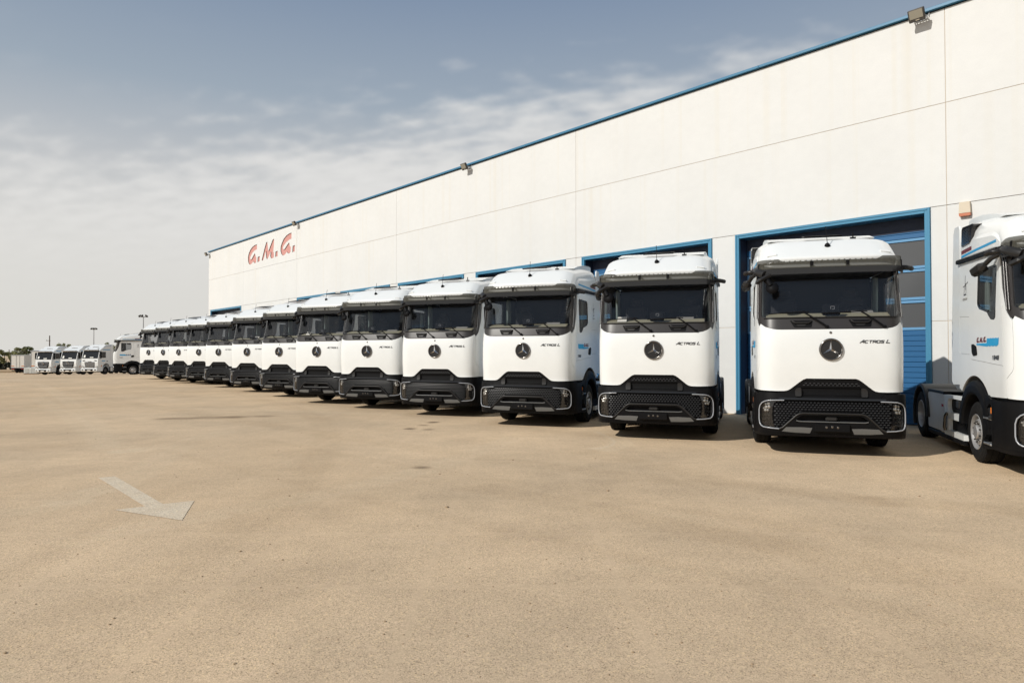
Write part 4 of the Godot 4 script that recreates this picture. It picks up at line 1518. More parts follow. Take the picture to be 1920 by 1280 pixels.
	obj("grille_backing", gb, M.black, bump)
	var ms := MB.new()
	var area := mirrored(pv([0.0, 0.965, 0.86, 0.965, 0.93, 0.92, 0.955, 0.80, 0.955, 0.60, 0.93, 0.50, 0.87, 0.48, 0.80, 0.53, 0.58, 0.74, 0.49, 0.785, 0.0, 0.785]))
	for r in 12:
		var y := 0.50 + r * 0.0405
		for k in range(-17, 18):
			var u := k * 0.060 + (0.030 if r % 2 else 0.0)
			if Geometry2D.is_point_in_polygon(Vector2(u, y), area):
				dash(ms, u, y, 0.037, 0.012, 0.005, 0.03)
	var mo := obj("grille_mesh", ms, M.mesh_dash, bump)
	mo.set_meta("kind", "stuff")
	var lat := MB.new()
	for r in 13:
		var y := 0.48 + r * 0.0405
		for sg in [1.0, -1.0]:
			var pr := -1.0
			for k in 40:
				var u: float = sg * (k + 0.5) * 0.024
				if Geometry2D.is_point_in_polygon(Vector2(u, y), area):
					var d := 0.013
					lat.quad(S(u - d, y - 0.006, -0.012), S(u + d, y - 0.006, -0.012), S(u + d, y + 0.006, -0.012), S(u - d, y + 0.006, -0.012), Vector3(0, 0.3, 0.95))
	var lo2 := obj("grille_lattice", lat, M.plastic, bump)
	lo2.set_meta("kind", "stuff")
	# --- headlamps
	for sg in [1.0, -1.0]:
		var lensp := mirrored(pv([0, 0]))
		lensp = PackedVector2Array()
		for q in [[0.90, 0.958], [1.03, 0.958], [1.125, 0.93], [1.19, 0.87], [1.212, 0.80], [1.212, 0.62], [1.19, 0.54], [1.13, 0.498], [0.93, 0.486], [0.965, 0.56], [0.985, 0.70], [0.97, 0.86], [0.94, 0.925]]:
			lensp.append(Vector2(q[0], q[1]))
		if sg < 0:
			lensp = flipx(lensp)
		var hl := MB.new()
		skin(hl, lensp, [], -0.035, 0.0)
		var ho := obj("headlight", hl, M.gloss, t)
		var rf := MB.new()
		for q in [[1.045, 0.85, 0.05, 0.06], [1.105, 0.84, 0.045, 0.055], [1.155, 0.82, 0.03, 0.05], [1.05, 0.912, 0.05, 0.035], [1.11, 0.90, 0.04, 0.03], [1.07, 0.79, 0.04, 0.035], [1.125, 0.785, 0.04, 0.035]]:
			var u: float = q[0] * sg
			var bs := Basis(SN(u, q[1]).cross(Vector3.UP).normalized() * -1.0, Vector3.UP, SN(u, q[1]))
			rf.lathe(pv([0.0, 0.016, q[2] * 0.34, 0.013, q[2] * 0.60, 0.005, q[2] * 0.66, -0.02]), Transform3D(bs.orthonormalized() * Basis(Vector3.RIGHT, PI * 0.5), S(u, q[1], -0.018)), 8)
		obj("lamp_reflector", rf, M.reflector, ho).set_meta("kind", "stuff")
		var lw2 := MB.new()
		for q in [[1.08, 0.70, 0.13, 0.012], [1.10, 0.62, 0.15, 0.012], [1.08, 0.56, 0.12, 0.012]]:
			var u: float = q[0] * sg
			lw2.box(S(u, q[1], -0.02), Vector3(q[2], q[3], 0.02), 0.004, Basis(Vector3.UP, sg * 0.45))
		obj("lamp_divider", lw2, M.chrome_dark, ho).set_meta("kind", "stuff")
		var cv := MB.new()
		skin(cv, lensp, [], 0.016, 0.0)
		obj("lens", cv, M.lens, ho)
		var dr := MB.new()
		var pts := []
		for q in [[0.775, 0.974], [0.90, 0.972], [1.03, 0.965], [1.09, 0.95], [1.14, 0.922], [1.185, 0.872], [1.208, 0.80], [1.21, 0.70], [1.21, 0.62], [1.195, 0.555], [1.165, 0.515], [1.12, 0.492], [1.0, 0.480], [0.86, 0.474]]:
			pts.append(S(q[0] * sg, q[1], 0.040))
		dr.tube(pts, 0.0105, 8)
		obj("running_light", dr, M.drl, ho)
	# --- lower part of the bumper
	for sg in [1.0, -1.0]:
		var sv := MB.new()
		var q := PackedVector2Array([Vector2(0.315, 0.505), Vector2(0.50, 0.512), Vector2(0.745, 0.505), Vector2(0.815, 0.432), Vector2(0.60, 0.418), Vector2(0.355, 0.415)])
		skin(sv, q if sg > 0 else flipx(q), [], 0.036, 0.01)
		obj("silver_strip", sv, M.satin, bump)
	var seam := MB.new()
	skin(seam, mirrored(pv([0.0, 0.398, ub - 0.05, 0.40, ub - 0.05, 0.408, 0.0, 0.406])), [], 0.0335, 0.0)
	for sg in [1.0, -1.0]:
		var q := PackedVector2Array([Vector2(0.895, 0.984), Vector2(0.902, 0.984), Vector2(0.902, 1.095), Vector2(0.895, 1.095)])
		skin(seam, q if sg > 0 else flipx(q), [], 0.0335, 0.0)
		var q2 := PackedVector2Array([Vector2(0.955, 0.35), Vector2(0.961, 0.35), Vector2(0.961, 0.468), Vector2(0.955, 0.468)])
		skin(seam, q2 if sg > 0 else flipx(q2), [], 0.0335, 0.0)
	obj("bumper_seam", seam, M.black, bump).set_meta("kind", "stuff")
	var pl := MB.new()
	pl.box(Vector3(0, 0.512, 0.062), Vector3(0.565, 0.135, 0.035), 0.008)
	pl.box(Vector3(0, 0.512, 0.03), Vector3(0.60, 0.15, 0.03), 0.012)
	var po := obj("plate_holder", pl, M.plastic, bump)
	var hs := MB.new()
	for x in [-0.092, 0.0, 0.092]:
		hs.lathe(pv([0.0, 0.004, 0.015, 0.004, 0.020, 0.0]), Transform3D(Basis(Vector3.RIGHT, PI * 0.5), Vector3(x, 0.522 if x != 0.0 else 0.53, 0.080)), 12)
	obj("plate_hole", hs, M.chrome_dark, po).set_meta("kind", "stuff")
	var cb := MB.new()
	var cp := []
	for k in range(-10, 11):
		cp.append(S(0.58 * k / 10.0, 0.612 + (0.012 if absi(k) == 10 else 0.0), 0.034))
	cb.tube(cp, 0.010, 8)
	obj("chrome_bar", cb, M.satin, bump)
	var rs := MB.new()
	rs.box(Vector3(0, 0.665, 0.0), Vector3(0.20, 0.095, 0.06), 0.03)
	obj("radar_sensor", rs, M.plastic_light, bump)
	# --- bumper flanks with the cab steps
	for sg in [1.0, -1.0]:
		var fk := zy([-0.866, 0.335, -0.866, 1.095, -0.98, 1.11, -1.10, 1.16, -1.22, 1.13, -1.30, 0.98, -1.335, 0.80, -1.335, 0.29])
		var r1 := zy([-0.93, 0.80, -0.93, 1.0, -1.02, 1.03, -1.27, 0.86, -1.29, 0.80])
		var r2 := zy([-0.93, 0.40, -0.93, 0.64, -1.0, 0.66, -1.26, 0.46, -1.28, 0.40])
		var fm := MB.new()
		if sg > 0:
			skin(fm, fk, [r1, r2], 0.032, 0.06)
		else:
			skin(fm, flipx(fk), [flipx(r1), flipx(r2)], 0.032, 0.06)
		var fo := obj("bumper_flank", fm, M.plastic, t)
		var bb := MB.new()
		var whole := zy([-0.87, 0.30, -0.87, 1.06, -1.32, 1.06, -1.32, 0.30])
		skin(bb, whole if sg > 0 else flipx(whole), [], -0.17, 0.0)
		obj("step_recess", bb, M.plastic, fo)
		for y in [0.80, 0.40]:
			var sp := MB.new()
			sp.box(Vector3(sg * 1.165, y - 0.012, -1.11), Vector3(0.20, 0.035, 0.36), 0.01)
			sp.box(Vector3(sg * 1.262, y - 0.006, -1.12), Vector3(0.02, 0.03, 0.32), 0.006)
			obj("step_tread", sp, M.alu, fo)
		var am := MB.new()
		am.box(Vector3(sg * 1.245, 0.925, -0.955), Vector3(0.03, 0.10, 0.035), 0.008)
		obj("side_marker", am, M.amber, fo)
		var wd := MB.new()
		wd.box(Vector3(sg * 1.262, 0.815, -0.955), Vector3(0.05, 0.05, 0.09), 0.012)
		obj("marker_bracket", wd, M.plastic_light, fo)
	var un := MB.new()
	un.box(Vector3(0, 0.42, -0.75), Vector3(2.2, 0.12, 1.1))
	un.box(Vector3(0, 0.75, -0.9), Vector3(2.1, 0.8, 0.5))
	un.box(Vector3(0, 0.37, -0.42), Vector3(2.0, 0.12, 0.30), 0.02)
	un.box(Vector3(0, 0.66, -3.6), Vector3(1.5, 0.5, 3.0))  # low boxes added to block sky light and darken the ground below
	un.box(Vector3(0, 0.50, -2.2), Vector3(0.9, 0.4, 1.6))
	obj("underbody", un, M.black, t)

func dash(mb: MB, u: float, y: float, w: float, h: float, off: float, deep: float) -> void:
	var nn := SN(u, y)
	var c := S(u, y, off)
	var x := Vector3.UP.cross(nn).normalized()
	var up := nn.cross(x)
	var p := []
	for q in [[-0.5, -0.5], [0.5, -0.5], [0.38, 0.5], [-0.38, 0.5]]:
		p.append(c + x * w * q[0] + up * h * q[1])
	mb.quad(p[0], p[1], p[2], p[3], (nn + up * 0.25).normalized())
	for i in 4:
		var a: Vector3 = p[i]
		var b: Vector3 = p[(i + 1) % 4]
		var m := ((a + b) * 0.5 - c).normalized()
		mb.quad(a, b, b - nn * deep, a - nn * deep, m)

func build_visor(t: Node3D) -> void:
	# smoked visor standing clear of the glass; its upper edge steps down between the lamps' ends
	var f := func(a: float, y: float, inset: float) -> Vector3:
		# a in -1..1 round the front
		var u := a * 1.40
		var p := S0(u, 3.30)
		var out := lerpf(0.19, 0.02, smoothstep(0.70, 1.0, absf(a)))
		var nn := SN(u, 3.30)
		nn.y = 0.0
		var lean := (y - 3.24) * 0.22
		var q := p + nn.normalized() * (out - inset + (3.40 - y) * 0.12)
		return Vector3(q.x, y, q.z)
	var mb := MB.new()
	var up := MB.new()
	var m := 56
	for i in m:
		var a0 := lerpf(-1, 1, i / float(m))
		var a1 := lerpf(-1, 1, (i + 1) / float(m))
		var tops := []
		for a in [a0, a1]:
			var x: float = absf(a) * 1.4
			tops.append(3.474 + 0.055 * smoothstep(0.76, 0.86, x) - 0.03 * smoothstep(1.15, 1.4, x))
		for r in 4:
			var p := []
			var ns := []
			for c in [[a0, r, 0], [a1, r, 1], [a1, r + 1, 1], [a0, r + 1, 0]]:
				var y := lerpf(3.275, tops[c[2]], c[1] / 4.0)
				var v: Vector3 = f.call(c[0], y, 0.0)
				p.append(v)
				var nn := SN(c[0] * 1.40, 3.3)
				nn = (Vector3(nn.x, 0, nn.z).normalized() + Vector3(0, 0.10, 0)).normalized()
				ns.append(nn)
			mb.quadn(p[0], p[1], p[2], p[3], ns[0], ns[1], ns[2], ns[3])
	var vo := obj("sun_visor", mb, M.smoke, t)
	var dk := MB.new()
	for i in m:
		var a0 := lerpf(-0.97, 0.97, i / float(m))
		var a1 := lerpf(-0.97, 0.97, (i + 1) / float(m))
		var nn := SN(a0 * 1.4, 3.3)
		dk.quad(f.call(a0, 3.245, -0.004), f.call(a1, 3.245, -0.004), f.call(a1, 3.352, -0.004), f.call(a0, 3.352, -0.004), Vector3(nn.x, 0, nn.z).normalized())
	obj("visor_lower_band", dk, M.gloss, vo)
	for a in [-0.80, -0.21, 0.21, 0.80]:
		var br := MB.new()
		var p: Vector3 = f.call(a, 3.41, 0.02)
		var w: Vector3 = S(a * 1.4, 3.44, 0.0)
		br.tube([p + Vector3(0, -0.09, 0.012), p + Vector3(0, 0.05, 0.0), w], 0.022, 6)
		br.box(p + Vector3(0, -0.01, 0.008), Vector3(0.06, 0.13, 0.03), 0.008)
		br.box(p + Vector3(0.03, -0.08, 0.008), Vector3(0.09, 0.05, 0.03), 0.008)
		obj("visor_bracket", br, M.black, vo)
	# camera arms, ramp mirror and front mirror
	for sg in [1.0, -1.0]:
		var am := MB.new()
		am.tube([Vector3(sg * 1.14, 3.345, -0.58), Vector3(sg * 1.25, 3.352, -0.50), Vector3(sg * 1.32, 3.345, -0.50), Vector3(sg * 1.38, 3.335, -0.54), Vector3(sg * 1.41, 3.33, -0.58)], 0.042, 10)
		am.box(Vector3(sg * 1.32, 3.338, -0.55), Vector3(0.20, 0.06, 0.17), 0.028, Basis(Vector3.UP, sg * 0.15))
		am.box(Vector3(sg * 1.18, 3.35, -0.62), Vector3(0.14, 0.10, 0.34), 0.04)
		obj("camera_arm", am, M.plastic_light, t)
	var fm := MB.new()
	fm.tube([Vector3(-1.18, 3.36, -0.55), Vector3(-1.215, 3.345, -0.38), Vector3(-1.17, 3.30, -0.24), Vector3(-1.08, 3.25, -0.15)], 0.075, 12)
	fm.box(Vector3(-1.08, 3.20, -0.17), Vector3(0.36, 0.075, 0.22), 0.035, Basis(Vector3.BACK, 0.55) * Basis(Vector3.UP, 0.45))
	var fo := obj("front_mirror", fm, M.plastic_light, t)
	var mr := MB.new()
	mr.tube([Vector3(-1.06, 3.18, -0.15), Vector3(-0.98, 3.05, -0.11)], 0.055, 10)
	mr.lathe(pv([0.0, -0.06, 0.06, -0.055, 0.10, -0.025, 0.112, 0.02, 0.0, 0.03]), Transform3D(Basis(Vector3.BACK, 0.5) * Basis(Vector3.RIGHT, 1.25), Vector3(-0.955, 3.0, -0.09)), 18, 0.0, TAU, true)
	obj("mirror_head", mr, M.black, fo)
	var rm := MB.new()
	rm.tube([Vector3(-1.20, 3.33, -0.70), Vector3(-1.28, 3.28, -0.80), Vector3(-1.35, 3.17, -0.98)], 0.038, 8)
	rm.box(Vector3(-1.37, 3.14, -1.05), Vector3(0.17, 0.15, 0.38), 0.06, Basis(Vector3.BACK, -0.5) * Basis(Vector3.RIGHT, -0.25))
	obj("ramp_mirror", rm, M.plastic_light, t)

func build_interior(t: Node3D) -> void:
	var d := MB.new()
	d.box(Vector3(0, 2.36, -0.62), Vector3(2.1, 0.30, 0.55), 0.06)
	d.box(Vector3(0.55, 2.50, -0.66), Vector3(0.62, 0.10, 0.34), 0.04)
	d.box(Vector3(0, 1.9, -1.4), Vector3(2.2, 0.35, 2.3))
	var lin_ := obj("dashboard", d, M.lining, t)
	var ds := MB.new()
	ds.box(Vector3(-0.02, 2.515, -0.45), Vector3(2.06, 0.02, 0.20), 0.006, Basis(Vector3.RIGHT, 0.35))
	obj("dash_top", ds, M.dash, lin_)
	var pp := MB.new()
	pp.box(Vector3(0.60, 2.57, -0.56), Vector3(0.36, 0.012, 0.10), 0.0, Basis(Vector3.RIGHT, 0.5))
	obj("instrument_hood", pp, M.grey_print, lin_)
	var sb := MB.new()
	sb.box(Vector3(0.045, 2.60, -0.27), Vector3(0.29, 0.20, 0.10), 0.02)
	var so := obj("sensor_box", sb, M.black, lin_)
	var sq := MB.new()
	for q in [[-0.03, 0.02, 0.006, 0.05], [0.03, 0.02, 0.006, 0.05], [0, 0.045, 0.06, 0.006], [0.01, -0.005, 0.04, 0.006]]:
		sq.box(Vector3(0.06 + q[0], 2.615 + q[1], -0.219), Vector3(q[2], q[3], 0.003))
	obj("sensor_mark", sq, M.drl, so).set_meta("kind", "stuff")
	var wh := MB.new()
	var wp := []
	for k in 24:
		var a := TAU * k / 24.0
		wp.append(Vector3(0.62, 2.56, -0.95) + Basis(Vector3.RIGHT, -0.75) * Vector3(cos(a) * 0.225, sin(a) * 0.225, 0))
	wh.tube(wp, 0.018, 6, true)
	wh.box(Vector3(0.62, 2.55, -0.95), Vector3(0.40, 0.06, 0.03), 0.01, Basis(Vector3.RIGHT, -0.75))
	obj("steering_wheel", wh, M.plastic_light, t)
	for x in [-0.62, 0.62]:
		var s := MB.new()
		s.box(Vector3(x, 2.18, -1.55), Vector3(0.52, 0.16, 0.52), 0.06)
		s.box(Vector3(x, 2.58, -1.84), Vector3(0.50, 0.72, 0.16), 0.06, Basis(Vector3.RIGHT, -0.15))
		s.box(Vector3(x, 3.02, -1.91), Vector3(0.28, 0.20, 0.12), 0.05, Basis(Vector3.RIGHT, -0.15))
		obj("seat", s, M.seat, t)
	var c := MB.new()
	c.box(Vector3(0, 3.10, -2.52), Vector3(2.2, 0.7, 0.06), 0.02)
	c.box(Vector3(0, 2.5, -2.58), Vector3(2.26, 1.6, 0.03))
	c.box(Vector3(0, 3.405, -1.55), Vector3(2.24, 0.02, 2.0))
	obj("cab_lining", c, M.lining, t)
	for sg in [1.0, -1.0]:
		var cu := MB.new()
		for k in 5:
			cu.tube([Vector3(sg * (1.05 - 0.012 * (k % 2)), 2.35, -1.70 - 0.045 * k), Vector3(sg * (1.06 - 0.012 * (k % 2)), 3.30, -1.70 - 0.045 * k)], 0.032, 7)
		obj("side_curtain", cu, M.curtain, t)

func wheel(t: Node3D, x: float, z: float, rear: bool, sg: float) -> void:
	var w := Node3D.new()
	var key := "%d/wheel" % t.get_instance_id()
	var k: int = taken.get(key, 0)
	taken[key] = k + 1
	w.name = "wheel" if k == 0 else "wheel_%03d" % k
	t.add_child(w)
	w.transform = Transform3D(Basis(Vector3.BACK, -sg * PI * 0.5), Vector3(x, 0.505, z))
	var ty := MB.new()
	ty.lathe(pv([0.285, 0.150, 0.300, 0.158, 0.36, 0.168, 0.43, 0.164, 0.478, 0.145, 0.498, 0.120, 0.505, 0.09, 0.505, 0.052, 0.495, 0.048, 0.495, 0.038, 0.506, 0.034, 0.506, -0.034, 0.495, -0.038, 0.495, -0.048, 0.505, -0.052, 0.505, -0.09, 0.498, -0.12, 0.478, -0.145, 0.43, -0.164, 0.30, -0.158, 0.285, -0.15]), Transform3D(), 44)
	for kk in 44:
		var a := TAU * kk / 44.0
		ty.box(Vector3(cos(a) * 0.492, 0.108, sin(a) * 0.492), Vector3(0.02, 0.05, 0.03), 0.0, Basis(Vector3.UP, -a))
	obj("tyre", ty, M.rubber, w)
	var rm := MB.new()
	if rear:
		rm.lathe(pv([0.298, 0.155, 0.290, 0.162, 0.278, 0.150, 0.270, 0.10, 0.262, 0.0, 0.245, -0.03, 0.20, -0.035, 0.155, -0.03, 0.15, 0.03, 0.12, 0.08, 0.0, 0.085]), Transform3D(), 40)
	else:
		rm.lathe(pv([0.298, 0.155, 0.290, 0.163, 0.278, 0.155, 0.268, 0.10, 0.258, 0.075, 0.243, 0.085, 0.215, 0.125, 0.190, 0.137, 0.172, 0.137, 0.15, 0.137, 0.145, 0.12, 0.12, 0.12, 0.115, 0.16, 0.10, 0.175, 0.0, 0.18]), Transform3D(), 40)
	obj("rim", rm, M.rim_steel, w)
	var hl := MB.new()
	for kk in 10:
		var a := TAU * (kk + 0.5) / 10.0
		var r := 0.228 if not rear else 0.222
		var yy := 0.106 if not rear else -0.024
		var tl := Basis(Vector3.UP, -a) * Basis(Vector3.BACK, -0.75 if not rear else 0.0)
		hl.lathe(pv([0.0, 0.008, 0.024, 0.008, 0.024, -0.01]), Transform3D(tl, Vector3(cos(a) * r, yy, sin(a) * r)), 10)
	obj("hand_holes", hl, M.black, w).set_meta("kind", "stuff")
	var nt := MB.new()
	for kk in 10:
		var a := TAU * kk / 10.0
		nt.lathe(pv([0.0, 0.034, 0.013, 0.032, 0.015, 0.0]), Transform3D(Basis(), Vector3(cos(a) * 0.166, 0.135 if not rear else -0.03, sin(a) * 0.166)), 6)
	obj("wheel_nuts", nt, M.chrome_dark, w).set_meta("kind", "stuff")

func build_chassis(t: Node3D) -> void:
	for sg in [1.0, -1.0]:
		wheel(t, sg * 1.055, AXF, false, sg)
		wheel(t, sg * 1.06, AXR, true, sg)
		# front wheel arch moulding
		var fe := MB.new()
		var base := Transform3D(Basis(Vector3(0, 0, 1), Vector3(sg, 0, 0), Vector3(0, 1, 0)), Vector3(0, 0.5, AXF))
		fe.lathe(pv([0.635, 0.70, 0.635, 1.235, 0.645, 1.262, 0.68, 1.272, 0.78, 1.268, 0.845, 1.245, 0.87, 1.21, 0.875, 0.70]), base, 40, 0.05, PI - 0.12)
		obj("wheel_arch", fe, M.plastic, t)
		# rear mudguard
		var rf := MB.new()
		var rb := Transform3D(Basis(Vector3(0, 0, 1), Vector3(sg, 0, 0), Vector3(0, 1, 0)), Vector3(0, 0.5, AXR))
		rf.lathe(pv([0.60, 0.62, 0.60, 1.225, 0.61, 1.25, 0.64, 1.25, 0.66, 1.22, 0.66, 0.62]), rb, 36, -0.02, PI + 0.42)
		obj("mudguard", rf, M.plastic_light, t)
		var tk := MB.new()
		tk.prism(round_poly(pv([3.83, 0.29, 4.98, 0.29, 5.02, 0.33, 5.02, 0.98, 4.96, 1.02, 3.83, 1.02]), 0.05, 3), Transform3D(Basis(Vector3(0, 0, -1), Vector3(0, 1, 0), Vector3(1, 0, 0)), Vector3(sg * 0.90 - 0.30, 0, 0)), 0.60)
		var to := obj("fuel_tank", tk, M.tank, t)
		var rd := MB.new()
		rd.box(Vector3(sg * 1.203, 0.80, -3.92), Vector3(0.012, 0.05, 0.11))
		obj("side_reflector", rd, M.red_lens, to)
		var tc := MB.new()
		tc.box(Vector3(sg * 0.93, 1.045, -4.42), Vector3(0.56, 0.06, 1.22), 0.015)
		obj("tank_cover", tc, M.plastic, to)
		var sb := MB.new()
		var fr := pv([2.58, 0.26, 3.80, 0.26, 3.80, 1.02, 2.58, 1.04])
		var h1 := round_poly(pv([2.50, 0.70, 3.50, 0.70, 3.58, 0.78, 3.56, 0.92, 3.48, 0.97, 2.50, 0.97]), 0.06, 3)
		var h2 := pv([2.50, 0.36, 3.52, 0.36, 3.52, 0.58, 2.50, 0.58])
		var pieces := Geometry2D.clip_polygons(fr, h1)
		var fin: Array[PackedVector2Array] = []
		for p in pieces:
			fin.append_array(Geometry2D.clip_polygons(p, h2))
		for p in fin:
			sb.prism(p, Transform3D(Basis(Vector3(0, 0, -1), Vector3(0, 1, 0), Vector3(1, 0, 0)), Vector3(sg * 1.16 - 0.04, 0, 0)), 0.08)
		var bo := obj("step_panel", sb, M.paint, t)
		var bk := MB.new()
		bk.box(Vector3(sg * 0.95, 0.64, -3.18), Vector3(0.36, 0.74, 1.16), 0.02)
		obj("battery_box", bk, M.black, bo)
		var pad := MB.new()
		pad.box(Vector3(sg * 1.17, 0.88, -2.95), Vector3(0.06, 0.14, 0.20), 0.02)
		obj("step_latch", pad, M.plastic_light, bo)
		var gp := MB.new()
		gp.tube([Vector3(sg * 1.215, 0.34, -3.66), Vector3(sg * 1.235, 0.40, -3.66), Vector3(sg * 1.235, 0.62, -3.60), Vector3(sg * 1.21, 0.68, -3.56)], 0.03, 8)
		obj("grab_bar", gp, M.chrome_dark, bo)
		var sk := MB.new()
		sk.box(Vector3(sg * 1.17, 0.215, -3.8), Vector3(0.07, 0.09, 2.5), 0.015)
		obj("side_skirt", sk, M.plastic, t)
		var rail := MB.new()
		rail.box(Vector3(sg * 0.40, 0.86, -3.9), Vector3(0.08, 0.27, 5.2), 0.01)
		obj("frame_rail", rail, M.black, t)
		var tl := MB.new()
		tl.box(Vector3(sg * 0.95, 0.80, -6.26), Vector3(0.42, 0.14, 0.06), 0.015)
		obj("tail_light", tl, M.red_lens, t)
	var fw := MB.new()
	fw.lathe(pv([0.0, 0.05, 0.12, 0.05, 0.46, 0.03, 0.48, 0.0, 0.46, -0.06, 0.0, -0.06]), Transform3D(Basis(Vector3.RIGHT, 0.04), Vector3(0, 1.12, -5.2)), 32)
	obj("fifth_wheel", fw, M.black, t)
	var dk := MB.new()
	dk.box(Vector3(0, 1.01, -3.7), Vector3(1.2, 0.03, 1.8), 0.005)
	dk.tube([Vector3(-0.2, 1.1, -2.75), Vector3(-0.3, 1.3, -2.95), Vector3(0.0, 1.25, -3.1), Vector3(0.25, 1.12, -2.8)], 0.02, 6)
	obj("deck_plate", dk, M.alu, t)
	var cyl := MB.new()
	cyl.lathe(pv([0.0, -0.05, 0.2, -0.05, 0.23, 0.0, 0.23, 0.55, 0.2, 0.6, 0.0, 0.6]), Transform3D(Basis(Vector3.BACK, PI * 0.5), Vector3(0.3, 0.72, -3.2)), 18)
	obj("air_tank", cyl, M.black, t)
	var ax := MB.new()
	ax.tube([Vector3(-1.0, 0.5, AXF), Vector3(1.0, 0.5, AXF)], 0.08, 8)
	ax.tube([Vector3(-1.0, 0.5, AXR), Vector3(1.0, 0.5, AXR)], 0.12, 8)
	ax.box(Vector3(0, 0.85, -1.7), Vector3(1.1, 0.6, 1.5))
	obj("axle", ax, M.black, t)

func make_truck(label: String) -> Node3D:
	var t := thing("tractor_truck", label, "truck", Vector3.ZERO, 0.0, "white tractor units parked in a slanting row along the warehouse")
	build_cab(t)
	build_roof(t)
	build_front(t)
	build_visor(t)
	build_interior(t)
	build_chassis(t)
	return t

# ------------------------------------------------------------------ things at the far left
const SIDE := Basis(Vector3(0, 0, -1), Vector3(0, 1, 0), Vector3(1, 0, 0))

func at_side(x: float) -> Transform3D:
	return Transform3D(SIDE, Vector3(x, 0, 0))

